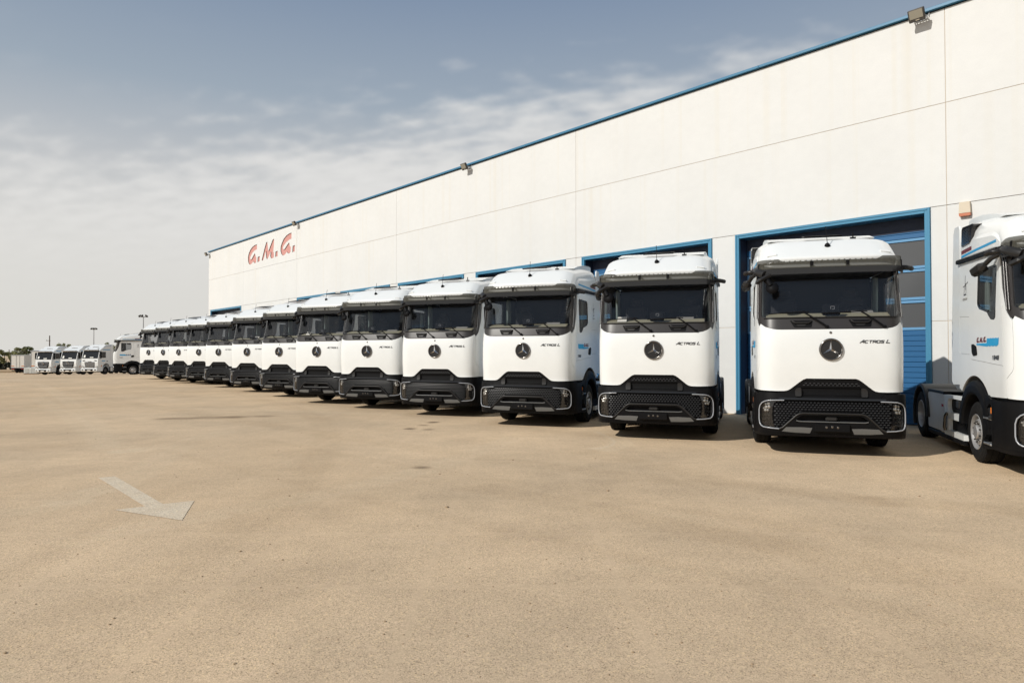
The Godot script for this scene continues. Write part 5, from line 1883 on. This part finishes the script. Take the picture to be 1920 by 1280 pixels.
func far_truck(label: String, at: Vector3, turn: float, chrome: bool, group: String) -> Node3D:
	var t := thing("older_truck", label, "truck", at, turn, group)
	# white cab: side profile swept across, with the arch and windows left out
	var prof := pv([0.06, 0.95, 0.0, 1.5, 0.05, 2.05, 0.34, 3.12, 0.42, 3.2, 0.95, 3.52, 1.15, 3.58, 2.25, 3.72, 2.25, 0.98, 2.18, 0.95, 2.0, 1.25, 1.72, 1.42, 1.40, 1.45, 1.08, 1.32, 0.86, 1.0, 0.84, 0.42, 0.12, 0.42])
	var mb := MB.new()
	mb.prism(prof, at_side(-1.18), 2.36)
	var bul := MB.new()
	mb.prism(pv([1.0, 3.5, 1.5, 3.84, 2.3, 3.92, 2.75, 3.92, 2.75, 3.2, 2.25, 3.2]), at_side(-1.05), 2.10)
	mb.prism(pv([2.25, 1.0, 2.8, 1.0, 2.75, 3.9, 2.25, 3.7]), at_side(1.16), 0.04)
	mb.prism(pv([2.25, 1.0, 2.8, 1.0, 2.75, 3.9, 2.25, 3.7]), at_side(-1.20), 0.04)
	# rounded corner posts
	for sg in [1.0, -1.0]:
		mb.box(Vector3(sg * 1.19, 1.55, -0.32), Vector3(0.10, 1.0, 0.5), 0.05)
	var body := obj("cab", mb, M.paint, t)
	var ws := MB.new()
	ws.prism(pv([0.03, 2.10, 0.075, 2.06, 0.365, 3.10, 0.32, 3.12]), at_side(-1.10), 2.20)
	obj("windscreen", ws, M.gloss, t)
	var inn := MB.new()
	inn.box(Vector3(0.25, 2.22, -0.055), Vector3(0.5, 0.12, 0.03), 0.01, Basis(Vector3.RIGHT, -0.3))
	inn.box(Vector3(-0.8, 2.35, -0.105), Vector3(0.25, 0.35, 0.02), 0.01, Basis(Vector3.RIGHT, -0.3))
	obj("dash_paper", inn, M.box_side, t)
	var vs := MB.new()
	vs.box(Vector3(0, 3.17, -0.18), Vector3(2.3, 0.16, 0.22), 0.05)
	obj("sun_visor", vs, M.chrome if not chrome else M.alu, t)
	for sg in [1.0, -1.0]:
		var sw := MB.new()
		sw.box(Vector3(sg * 1.182, 2.55, -0.98), Vector3(0.02, 0.78, 0.86), 0.008)
		obj("side_window", sw, M.gloss, t)
		var mi := MB.new()
		mi.box(Vector3(sg * 1.38, 2.55, -0.28), Vector3(0.14, 0.9, 0.26), 0.05)
		mi.box(Vector3(sg * 1.27, 2.95, -0.3), Vector3(0.20, 0.05, 0.08))
		obj("mirror", mi, M.black, t)
		var mg := MB.new()
		mg.box(Vector3(sg * 1.38, 2.55, -0.415), Vector3(0.11, 0.8, 0.01))
		obj("mirror_glass", mg, M.chrome, t)
		var bs := MB.new()
		bs.box(Vector3(sg * 1.183, 1.78, -1.0), Vector3(0.012, 0.10, 0.62))
		obj("blue_print", bs, M.blue_print, t)
		var bs2 := MB.new()
		bs2.box(Vector3(sg * 1.183, 3.22, -1.5), Vector3(0.012, 0.09, 1.3))
		obj("blue_print", bs2, M.blue_print, t)
		var hd := MB.new()
		hd.box(Vector3(sg * 1.185, 1.72, -1.66), Vector3(0.03, 0.10, 0.20), 0.02)
		obj("handle", hd, M.black, t)
		var mk := MB.new()
		mk.box(Vector3(sg * 1.20, 1.12, -0.66), Vector3(0.03, 0.22, 0.10), 0.01)
		obj("side_marker", mk, M.amber, t)
		var hl := MB.new()
		hl.box(Vector3(sg * 0.98, 0.98, -0.005), Vector3(0.36, 0.26, 0.10), 0.04, Basis(Vector3.BACK, sg * 0.5))
		obj("headlight", hl, M.reflector, t)
		for z in [-1.42, -5.1]:
			var w := MB.new()
			w.lathe(pv([0.30, 0.15, 0.46, 0.16, 0.50, 0.10, 0.50, -0.10, 0.46, -0.16, 0.3, -0.16]), Transform3D(Basis(Vector3.BACK, -sg * PI * 0.5), Vector3(sg * 1.03, 0.5, z)), 24)
			var wo := obj("wheel", w, M.rubber, t)
			var r := MB.new()
			r.lathe(pv([0.30, 0.13, 0.27, 0.06, 0.16, 0.10, 0.0, 0.10]), Transform3D(Basis(Vector3.BACK, -sg * PI * 0.5), Vector3(sg * 1.03, 0.5, z)), 20)
			obj("rim", r, M.lamp_body, wo)
		var fd := MB.new()
		fd.lathe(pv([0.56, -0.32, 0.56, 0.20, 0.60, 0.20, 0.60, -0.32]), Transform3D(Basis(Vector3(0, 0, 1), Vector3(sg, 0, 0), Vector3(0, 1, 0)), Vector3(sg * 1.0, 0.5, -1.42)), 20, 0.0, PI)
		obj("wheel_arch", fd, M.paint if chrome else M.plastic_light, t)
	var gr := MB.new()
	var gd := MB.new()
	if chrome:
		gd.prism(pv([-0.72, 1.62, 0.72, 1.62, 0.60, 0.80, -0.60, 0.80]), Transform3D(Basis(), Vector3(0, 0, -0.02)), 0.04)
		for k in 5:
			var y := 0.88 + 0.155 * k
			var bar := MB.new()
			bar.box(Vector3(0, y, 0.03), Vector3(1.22 + 0.05 * k, 0.065, 0.05), 0.02)
			obj("grille_bar", bar, M.chrome, t)
		for sg in [1.0, -1.0]:
			gd.box(Vector3(sg * 0.83, 1.80, 0.0), Vector3(0.34, 0.09, 0.05), 0.02, Basis(Vector3.BACK, -sg * 0.15))
			gd.box(Vector3(sg * 0.75, 3.36, -0.62), Vector3(0.22, 0.08, 0.08), 0.02)
		gr.box(Vector3(0, 1.69, 0.025), Vector3(0.5, 0.07, 0.02), 0.005)
	else:
		gd.prism(round_poly(pv([-0.86, 1.78, 0.86, 1.78, 0.80, 1.30, 0.62, 0.92, -0.62, 0.92, -0.80, 1.30]), 0.1, 3), Transform3D(Basis(), Vector3(0, 0, -0.02)), 0.04)
		for k in 4:
			var y := 1.06 + 0.185 * k
			var bar := MB.new()
			bar.box(Vector3(0, y, 0.035), Vector3(1.22 + 0.13 * k, 0.045, 0.05), 0.015)
			obj("grille_bar", bar, M.alu, t)
		gd.lathe(pv([0.0, 0.03, 0.2, 0.03, 0.21, 0.0]), Transform3D(Basis(Vector3.RIGHT, PI / 2), Vector3(0, 1.62, 0.03)), 20)
	obj("grille", gd, M.black if not chrome else M.plastic_light, t)
	if chrome:
		obj("grille_badge", gr, M.chrome, t)
	if not chrome:
		var st := MB.new()
		st.lathe(pv([0.15, 0.01, 0.17, 0.03, 0.19, 0.01]), Transform3D(Basis(Vector3.RIGHT, PI / 2), Vector3(0, 1.62, 0.065)), 20)
		for k in 3:
			var a := PI / 2 + TAU * k / 3
			st.box(Vector3(cos(a) * 0.08, 1.62 + sin(a) * 0.08, 0.07), Vector3(0.16, 0.03, 0.02), 0.0, Basis(Vector3.BACK, a))
		obj("star_emblem", st, M.chrome, t)
	var bp := MB.new()
	bp.box(Vector3(0, 0.62, -0.01), Vector3(2.44, 0.44, 0.26), 0.08)
	var bo := obj("bumper", bp, M.paint, t)
	var bi := MB.new()
	bi.prism(round_poly(pv([-0.62, 0.72, 0.62, 0.72, 0.50, 0.48, -0.50, 0.48]), 0.04, 2), Transform3D(Basis(), Vector3(0, 0, 0.115)), 0.02)
	for sg in [1.0, -1.0]:
		bi.box(Vector3(sg * 0.90, 0.62, 0.12), Vector3(0.28, 0.13, 0.03), 0.01)
	obj("bumper_opening", bi, M.black, bo)
	var pl := MB.new()
	pl.box(Vector3(0, 0.52, 0.145), Vector3(0.52, 0.11, 0.015))
	obj("number_plate", pl, M.box_white, bo)
	var hat := MB.new()
	hat.box(Vector3(0, 3.60, -1.22), Vector3(0.8, 0.03, 0.4), 0.0, Basis(Vector3.RIGHT, 0.1))
	obj("roof_hatch", hat, M.chrome_dark, t)
	var ch := MB.new()
	ch.box(Vector3(0, 0.85, -3.6), Vector3(0.9, 0.25, 4.6))
	ch.box(Vector3(0, 0.6, -1.6), Vector3(1.7, 0.6, 2.2))
	obj("chassis", ch, M.black, t)
	var tk := MB.new()
	for sg in [1.0, -1.0]:
		tk.box(Vector3(sg * 0.95, 0.66, -3.3), Vector3(0.5, 0.62, 2.0), 0.06)
	obj("side_tank", tk, M.alu if chrome else M.paint, t)
	return t

func trailer(label: String, at: Vector3, turn: float, length: float, h0: float, h1: float) -> Node3D:
	# rear doors face +z
	var t := thing("box_trailer", label, "trailer", at, turn)
	var b := MB.new()
	b.box(Vector3(0, (h0 + h1) / 2, -length / 2), Vector3(2.46, h1 - h0, length), 0.03)
	var bo := obj("box_body", b, M.box_side, t)
	for sg in [1.0, -1.0]:
		var d := MB.new()
		d.box(Vector3(sg * 0.565, (h0 + h1) / 2 - 0.04, 0.012), Vector3(1.12, h1 - h0 - 0.40, 0.03), 0.01)
		obj("rear_door", d, M.box_white, bo)
	var f := MB.new()
	for sg in [1.0, -1.0]:
		f.box(Vector3(sg * 1.19, (h0 + h1) / 2, 0.015), Vector3(0.09, h1 - h0, 0.05), 0.01)
		f.box(Vector3(sg * 0.30, (h0 + h1) / 2, 0.045), Vector3(0.03, h1 - h0 - 0.3, 0.03))
	f.box(Vector3(0, h1 - 0.08, 0.015), Vector3(2.30, 0.16, 0.05), 0.01)
	f.box(Vector3(0, h0 + 0.06, 0.015), Vector3(2.30, 0.12, 0.05), 0.01)
	obj("door_frame", f, M.galv, bo)
	for sg in [1.0, -1.0]:
		var o := MB.new()
		o.box(Vector3(sg * 0.92, h0 + 0.42, 0.032), Vector3(0.55, 0.13, 0.012))
		obj("warning_plate", o, M.amber, bo)
	var u := MB.new()
	u.box(Vector3(0, h0 - 0.15, -length / 2), Vector3(1.0, 0.3, length - 0.3))
	u.box(Vector3(0, h0 - 0.55, -0.15), Vector3(2.3, 0.12, 0.10), 0.02)
	u.box(Vector3(0.6, h0 - 0.3, -0.15), Vector3(0.1, 0.5, 0.10))
	u.box(Vector3(-0.6, h0 - 0.3, -0.15), Vector3(0.1, 0.5, 0.10))
	obj("underframe", u, M.black, t)
	for sg in [1.0, -1.0]:
		var l := MB.new()
		l.box(Vector3(sg * 0.85, h0 - 0.14, 0.0), Vector3(0.5, 0.14, 0.06), 0.01)
		obj("tail_light", l, M.red_lens, t)
	for sg in [1.0, -1.0]:
		for z in [-2.2, -3.5, -4.8]:
			var w := MB.new()
			w.lathe(pv([0.0, 0.10, 0.28, 0.12, 0.30, 0.15, 0.46, 0.16, 0.50, 0.10, 0.50, -0.15, 0.3, -0.16]), Transform3D(Basis(Vector3.BACK, -sg * PI * 0.5), Vector3(sg * 1.0, 0.5, z)), 18)
			obj("wheel", w, M.rubber, t)
	return t

func leaf_clump(mb: MB, c: Vector3, r: Vector3, count: int, size: float, shell := 0.45) -> void:
	for i in count:
		var d := Vector3(rng.randfn(), rng.randfn(), rng.randfn()).normalized()
		var k := lerpf(shell, 1.0, sqrt(rng.randf()))
		var p := c + d * r * k
		var n := (d + Vector3(rng.randfn(), rng.randfn(), rng.randfn()) * 0.7).normalized()
		var x := n.cross(Vector3(rng.randfn(), rng.randfn(), rng.randfn())).normalized()
		var y := n.cross(x)
		var s := size * rng.randf_range(0.6, 1.3)
		mb.flat(p - x * s, p + y * s * 0.7, p + x * s, n)
		mb.flat(p - x * s, p + x * s, p - y * s * 0.7, n)

func tree(called: String, label: String, group: String, x: float, z: float, top: float, wide: float, leaf: String) -> void:
	var g := ground_y(x, z)
	var h := top - g
	var t := thing(called, label, "tree", Vector3(x, g, z), 0.0, group)
	var tr := MB.new()
	var pr := PackedVector2Array()
	for k in 6:
		pr.append(Vector2(lerpf(0.16, 0.04, k / 5.0), h * 0.8 * k / 5.0))
	tr.lathe(pr, Transform3D(), 8)
	for k in 6:
		var a := rng.randf() * TAU
		var y := h * rng.randf_range(0.3, 0.6)
		tr.tube([Vector3(0, y, 0), Vector3(cos(a) * wide * 0.4, y + h * 0.15, sin(a) * wide * 0.4), Vector3(cos(a) * wide * 0.7, y + h * 0.22, sin(a) * wide * 0.7)], 0.035, 5)
	obj("trunk", tr, M.bark, t)
	var cr := MB.new()
	for k in 9:
		var c := Vector3(rng.randfn() * wide * 0.34, h * rng.randf_range(0.45, 0.92), rng.randfn() * wide * 0.34)
		leaf_clump(cr, c, Vector3(wide * 0.34, h * 0.10, wide * 0.34), 120, 0.16)
	leaf_clump(cr, Vector3(0, h * 0.93, 0), Vector3(wide * 0.2, h * 0.07, wide * 0.2), 110, 0.14)
	obj("crown", cr, M[leaf], t)

func shrub(label: String, x: float, z: float, top: float, wide: float, leaf: String) -> void:
	var g := ground_y(x, z)
	var h := top - g
	var t := thing("shrub", label, "shrub", Vector3(x, g, z), 0.0, "shrubs along the left edge of the yard")
	var st := MB.new()
	for k in 9:
		var a := rng.randf() * TAU
		var l := rng.randf_range(0.55, 1.0)
		st.tube([Vector3(cos(a) * 0.3, 0, sin(a) * 0.3), Vector3(cos(a) * wide * 0.3, h * 0.45 * l, sin(a) * wide * 0.3), Vector3(cos(a) * wide * 0.55, h * l, sin(a) * wide * 0.5)], 0.04, 5)
	obj("stem", st, M.bark, t)
	var lo := MB.new()
	for k in 12:
		leaf_clump(lo, Vector3(rng.randf_range(-0.5, 0.5) * wide, h * rng.randf_range(0.08, 0.42), rng.randf_range(-0.4, 0.4) * wide), Vector3(0.7, 0.6, 0.6), 130, 0.17)
	obj("foliage_shade", lo, M.leaf_shade, t)  # darker leaves painting the shadow at the shrub base
	var cr := MB.new()
	for k in 17:
		var f := rng.randf_range(0.42, 0.98)
		leaf_clump(cr, Vector3(rng.randf_range(-0.62, 0.62) * wide * (1.15 - 0.5 * f), h * f, rng.randf_range(-0.45, 0.45) * wide), Vector3(0.55, 0.36, 0.5), 90, 0.17)
	obj("foliage", cr, M[leaf], t)

func mast(label: String, x: float, z: float, top: float, heads: int) -> void:
	var g := ground_y(x, z)
	var t := thing("floodlight_mast", label, "floodlight mast", Vector3(x, g, z), 0.0)
	var h := top - g
	var p := MB.new()
	p.lathe(pv([0.0, 0.0, 0.16, 0.0, 0.15, 0.3, 0.065, h - 0.3, 0.0, h - 0.3]), Transform3D(), 12)
	obj("pole", p, M.galv, t)
	var c := MB.new()
	c.box(Vector3(0, h - 0.32, 0), Vector3(1.5, 0.09, 0.12))
	c.box(Vector3(0, h - 0.32, 0), Vector3(0.12, 0.09, 0.9))
	obj("crossbar", c, M.galv, t)
	for k in heads:
		var a := TAU * (k + 0.3) / heads
		var l := MB.new()
		l.box(Vector3(cos(a) * 0.55, h - 0.12, sin(a) * 0.35), Vector3(0.42, 0.26, 0.20), 0.04, Basis(Vector3.UP, -a) * Basis(Vector3.BACK, -0.5))
		obj("lamp_head", l, M.lamp_body, t)

func build_far_left() -> void:
	var gy := func(x: float, z: float) -> Vector3: return Vector3(x, ground_y(x, z), z)
	var ya := -0.14
	var cx := Vector2(cos(ya), -sin(ya)) * 1.22
	for d in [
		[-64.3, -92.0, false, "left one of two older white trucks with dark slatted grilles, far left"],
		[-60.3, -91.0, false, "right one of two older white trucks with dark slatted grilles, beside the chrome grilled one"],
		[-55.9, -88.5, true, "older white truck with a bright chrome slatted grille, nearest the truck seen from the side"]]:
		far_truck(d[3], gy.call(d[0] + cx.x, d[1] + cx.y), ya, d[2], "older white trucks parked at the far left")
	trailer("white box trailer showing its rear doors and orange plates, left of the parked trucks", gy.call(-101.4, -140.0), 0.25, 4.4, 1.0, 3.75)
	trailer("pale box trailer standing half hidden behind the left older truck", gy.call(-82.5, -119.0), 0.30, 9.0, 1.0, 4.1)
	far_truck("white truck with dark windows almost hidden between the box trailer and the older trucks", gy.call(-109.2, -156.0), 0.4, false, "")
	# trailer with a blue panel coupled behind the chrome-grilled truck
	var tb := trailer("pale box trailer with a blue square, behind the chrome grilled truck", gy.call(-59.9, -101.5), 0.0, 8.0, 1.1, 3.56)
	var bp := MB.new()
	bp.box(Vector3(0.52, 1.92, 0.045), Vector3(0.85, 0.66, 0.02))
	obj("blue_panel", bp, M.blue_door, tb)
	# tanks in cages
	for d in [[-85.0, -120.0, "left of two white caged liquid tanks on pallets beside the box trailer"], [-82.7, -118.2, "right of two white caged liquid tanks on pallets beside the older trucks"]]:
		var t := thing("liquid_tank", d[2], "tank", gy.call(d[0], d[1]), 0.25, "white caged liquid tanks on pallets")
		var p := MB.new()
		p.box(Vector3(0, 0.06, 0), Vector3(1.15, 0.10, 1.0), 0.01)
		obj("pallet", p, M.wood, t)
		var b := MB.new()
		b.box(Vector3(0, 0.62, 0), Vector3(1.1, 0.98, 0.95), 0.08)
		b.lathe(pv([0.0, 0.08, 0.12, 0.08, 0.12, 0.0]), Transform3D(Basis(), Vector3(0, 1.11, 0)), 14)
		obj("bottle", b, M.ibc, t)
		var c := MB.new()
		for k in 6:
			var x := -0.55 + 0.22 * k
			c.tube([Vector3(x, 0.12, 0.5), Vector3(x, 1.12, 0.5)], 0.012, 5)
		for k in 4:
			var y := 0.2 + 0.3 * k
			c.tube([Vector3(-0.57, y, 0.5), Vector3(0.57, y, 0.5), Vector3(0.57, y, -0.5), Vector3(-0.57, y, -0.5)], 0.012, 5, true)
		obj("cage", c, M.galv, t).set_meta("kind", "stuff")
	mast("tall floodlight mast rising behind the far end of the slanting truck row", -59.5, -110.0, 8.0, 5)
	mast("slim floodlight mast rising behind the older trucks", -92.0, -150.0, 7.4, 6)
	var ut := thing("utility_pole", "thin utility pole with one short crossarm behind the left older truck", "utility pole", gy.call(-108.5, -160.0))
	var up := MB.new()
	up.lathe(pv([0.0, 0.0, 0.17, 0.0, 0.10, 8.4, 0.0, 8.4]), Transform3D(), 10)
	obj("pole", up, M.bark, ut)
	var ua := MB.new()
	ua.box(Vector3(-0.3, 7.2, 0), Vector3(1.0, 0.10, 0.10))
	ua.lathe(pv([0.0, 0.14, 0.04, 0.10, 0.05, 0.0]), Transform3D(Basis(), Vector3(-0.7, 7.25, 0)), 8)
	obj("crossarm", ua, M.bark, ut)
	tree("tree", "small tree top showing between the two dark grilled older trucks", "trees beyond the yard", -108.4, -165.0, 4.3, 1.7, "leaf_pale")
	tree("tree", "bushy tree top showing above the chrome grilled truck", "trees beyond the yard", -98.0, -165.0, 4.6, 2.3, "leaf_pale")
	tree("tree", "small tree top showing left of the truck seen from the side", "trees beyond the yard", -95.0, -164.0, 3.9, 1.6, "leaf_pale")
	tree("tree", "tree with a pointed top behind the white box trailer", "trees beyond the yard", -119.0, -166.0, 3.1, 2.2, "leaf_pale")
	tree("tree", "low round tree top above the left side of the white box trailer", "trees beyond the yard", -123.0, -168.0, 2.3, 1.8, "leaf_pale")
	shrub("large leafy shrub at the left edge of the picture beside the box trailer", -108.5, -149.0, 2.9, 2.2, "leaf_pale")
	shrub("tallest shrub at the left edge, its twigs standing up by the box trailer", -106.4, -149.5, 3.4, 1.9, "leaf")
	shrub("shrub cut off by the left edge of the picture", -112.5, -150.0, 2.6, 2.4, "leaf_pale")
	shrub("shrub outside the left edge of the picture next to the others", -117.0, -150.0, 2.9, 2.6, "leaf")
	shrub("shrub farther outside the left edge of the picture", -122.0, -151.0, 2.7, 2.6, "leaf")
	var vb := MB.new()
	vb.box(Vector3(-118.0, ground_y(-112, -146) + 0.15, -147.0), Vector3(26.0, 0.9, 3.0), 0.35, Basis(Vector3.UP, 0.15))
	var vo := obj("verge", vb, M.earth)
	tag(vo, "low bank of dry earth under the shrubs", "", "", "structure")

# ------------------------------------------------------------------ the scene
func _ready() -> void:
	rng.seed = 20
	var cam := Camera3D.new()
	cam.name = "camera"
	cam.fov = rad_to_deg(2.0 * atan(640.0 / 1280.0))
	cam.near = 0.05
	cam.far = 4000.0
	cam.position = Vector3(0, 1.816, 0)
	cam.rotation = Vector3(0.0176, 0, 0)
	add_child(cam)
	var we := WorldEnvironment.new()
	we.name = "world_environment"
	var env := Environment.new()
	env.background_mode = Environment.BG_SKY
	var sky := Sky.new()
	var sm := PanoramaSkyMaterial.new()
	sm.panorama = sky_texture()
	sky.sky_material = sm
	env.sky = sky
	env.tonemap_mode = Environment.TONE_MAPPER_LINEAR
	env.tonemap_exposure = 1.0
	env.sdfgi_enabled = true
	env.ssao_enabled = true
	env.ssil_enabled = true
	we.environment = env
	add_child(we)
	var sun := DirectionalLight3D.new()
	sun.name = "sun"
	sun.light_energy = 1.28
	sun.light_color = Color(1.0, 0.982, 0.950)
	sun.light_angular_distance = 0.5
	sun.shadow_enabled = true
	add_child(sun)
	var az := Vector2(-0.86, 0.51).normalized()
	var el := deg_to_rad(36.0)
	sun.look_at_from_position(Vector3(az.x * cos(el), sin(el), az.y * cos(el)), Vector3.ZERO, Vector3.UP)

	make_materials()
	setup_plan()
	build_ground([-6.05, -10.00, -5.87, -10.12, -4.21, -8.26, -3.92, -8.45, -3.59, -7.45, -4.62, -7.95, -4.36, -8.13])
	var e := Vector3(sin(0.7264), 0, cos(0.7264))
	var n := Vector3(-cos(0.7264), 0, sin(0.7264))
	WX = Transform3D(Basis(e, Vector3.UP, n), -n * 18.662)
	build_warehouse()

	var rows := [
		[5.622, -12.019, -0.298, "nearest whole white tractor unit, facing us before the rightmost blue dock door"],
		[8.354, -9.347, -0.327, "rightmost white tractor unit, cut off by the picture edge, showing its silver fuel tank"],
		[2.957, -14.263, -0.327, "second white tractor unit from the right of those facing us, before the second blue door"],
		[0.269, -16.867, -0.361, "white tractor unit third from the right of those facing us, showing a whole front wheel"],
		[-2.235, -19.661, -0.357, "white tractor unit fourth from the right of those facing us"],
		[-4.722, -22.19, -0.385, "white tractor unit fifth from the right of those facing us"],
		[-7.044, -24.593, -0.433, "white tractor unit sixth from the right of those facing us"],
		[-9.648, -28.251, -0.435, "white tractor unit in the middle of the slanting row, seventh from either end"],
		[-12.387, -31.889, -0.414, "white tractor unit sixth from the left end of the slanting row"],
		[-15.628, -36.316, -0.42, "white tractor unit fifth from the left end of the slanting row"],
		[-18.249, -39.733, -0.411, "white tractor unit fourth from the left end of the slanting row"],
		[-20.385, -41.708, -0.476, "white tractor unit third from the left end of the slanting row"],
		[-22.8, -44.582, -0.483, "white tractor unit second from the left end of the slanting row"],
		[-25.598, -48.035, -0.451, "white tractor unit at the left end of the slanting row, bright through its windscreen"],
	]
	var first: Node3D = null
	for r in rows:
		var t: Node3D
		if first == null:
			first = make_truck(r[3])
			t = first
		else:
			t = first.duplicate()
			t.name = numbered("tractor_truck")
			add_child(t)
			t.set_meta("label", r[3])
		if r[0] in [-12.387, 2.957, -7.044]:
			var pm := MB.new()
			pm.box(Vector3(0.12 if r[0] < -10.0 else -0.72, 2.555, -0.40), Vector3(0.42 if r[0] < -10.0 else 0.20, 0.012, 0.14), 0.0, Basis(Vector3.RIGHT, 0.9))
			obj("dash_paper", pm, M.box_white, t)
		t.position = Vector3(r[0], ground_y(r[0], r[1]), r[1])
		t.rotation.y = r[2]
	var sd: Node3D = first.duplicate()
	sd.name = numbered("tractor_truck")
	add_child(sd)
	sd.set_meta("label", "white tractor unit seen from its side behind the left end of the slanting row")
	sd.position = Vector3(-40.1, ground_y(-40.1, -68.8), -68.8)
	sd.rotation.y = -1.22
	build_far_left()
	floodlight(-5.77, 10.06, "largest floodlight, under the blue roof edge at the top right")
	floodlight(-23.85, 10.06, "floodlight under the roof edge above the middle of the truck row")
	floodlight(-41.55, 10.06, "small floodlight under the roof edge right of the red letters")
	floodlight(-58.6, 9.96, "smallest floodlight, at the far left corner of the warehouse roof")
	build_sign()
	build_siren()
	build_pebbles()
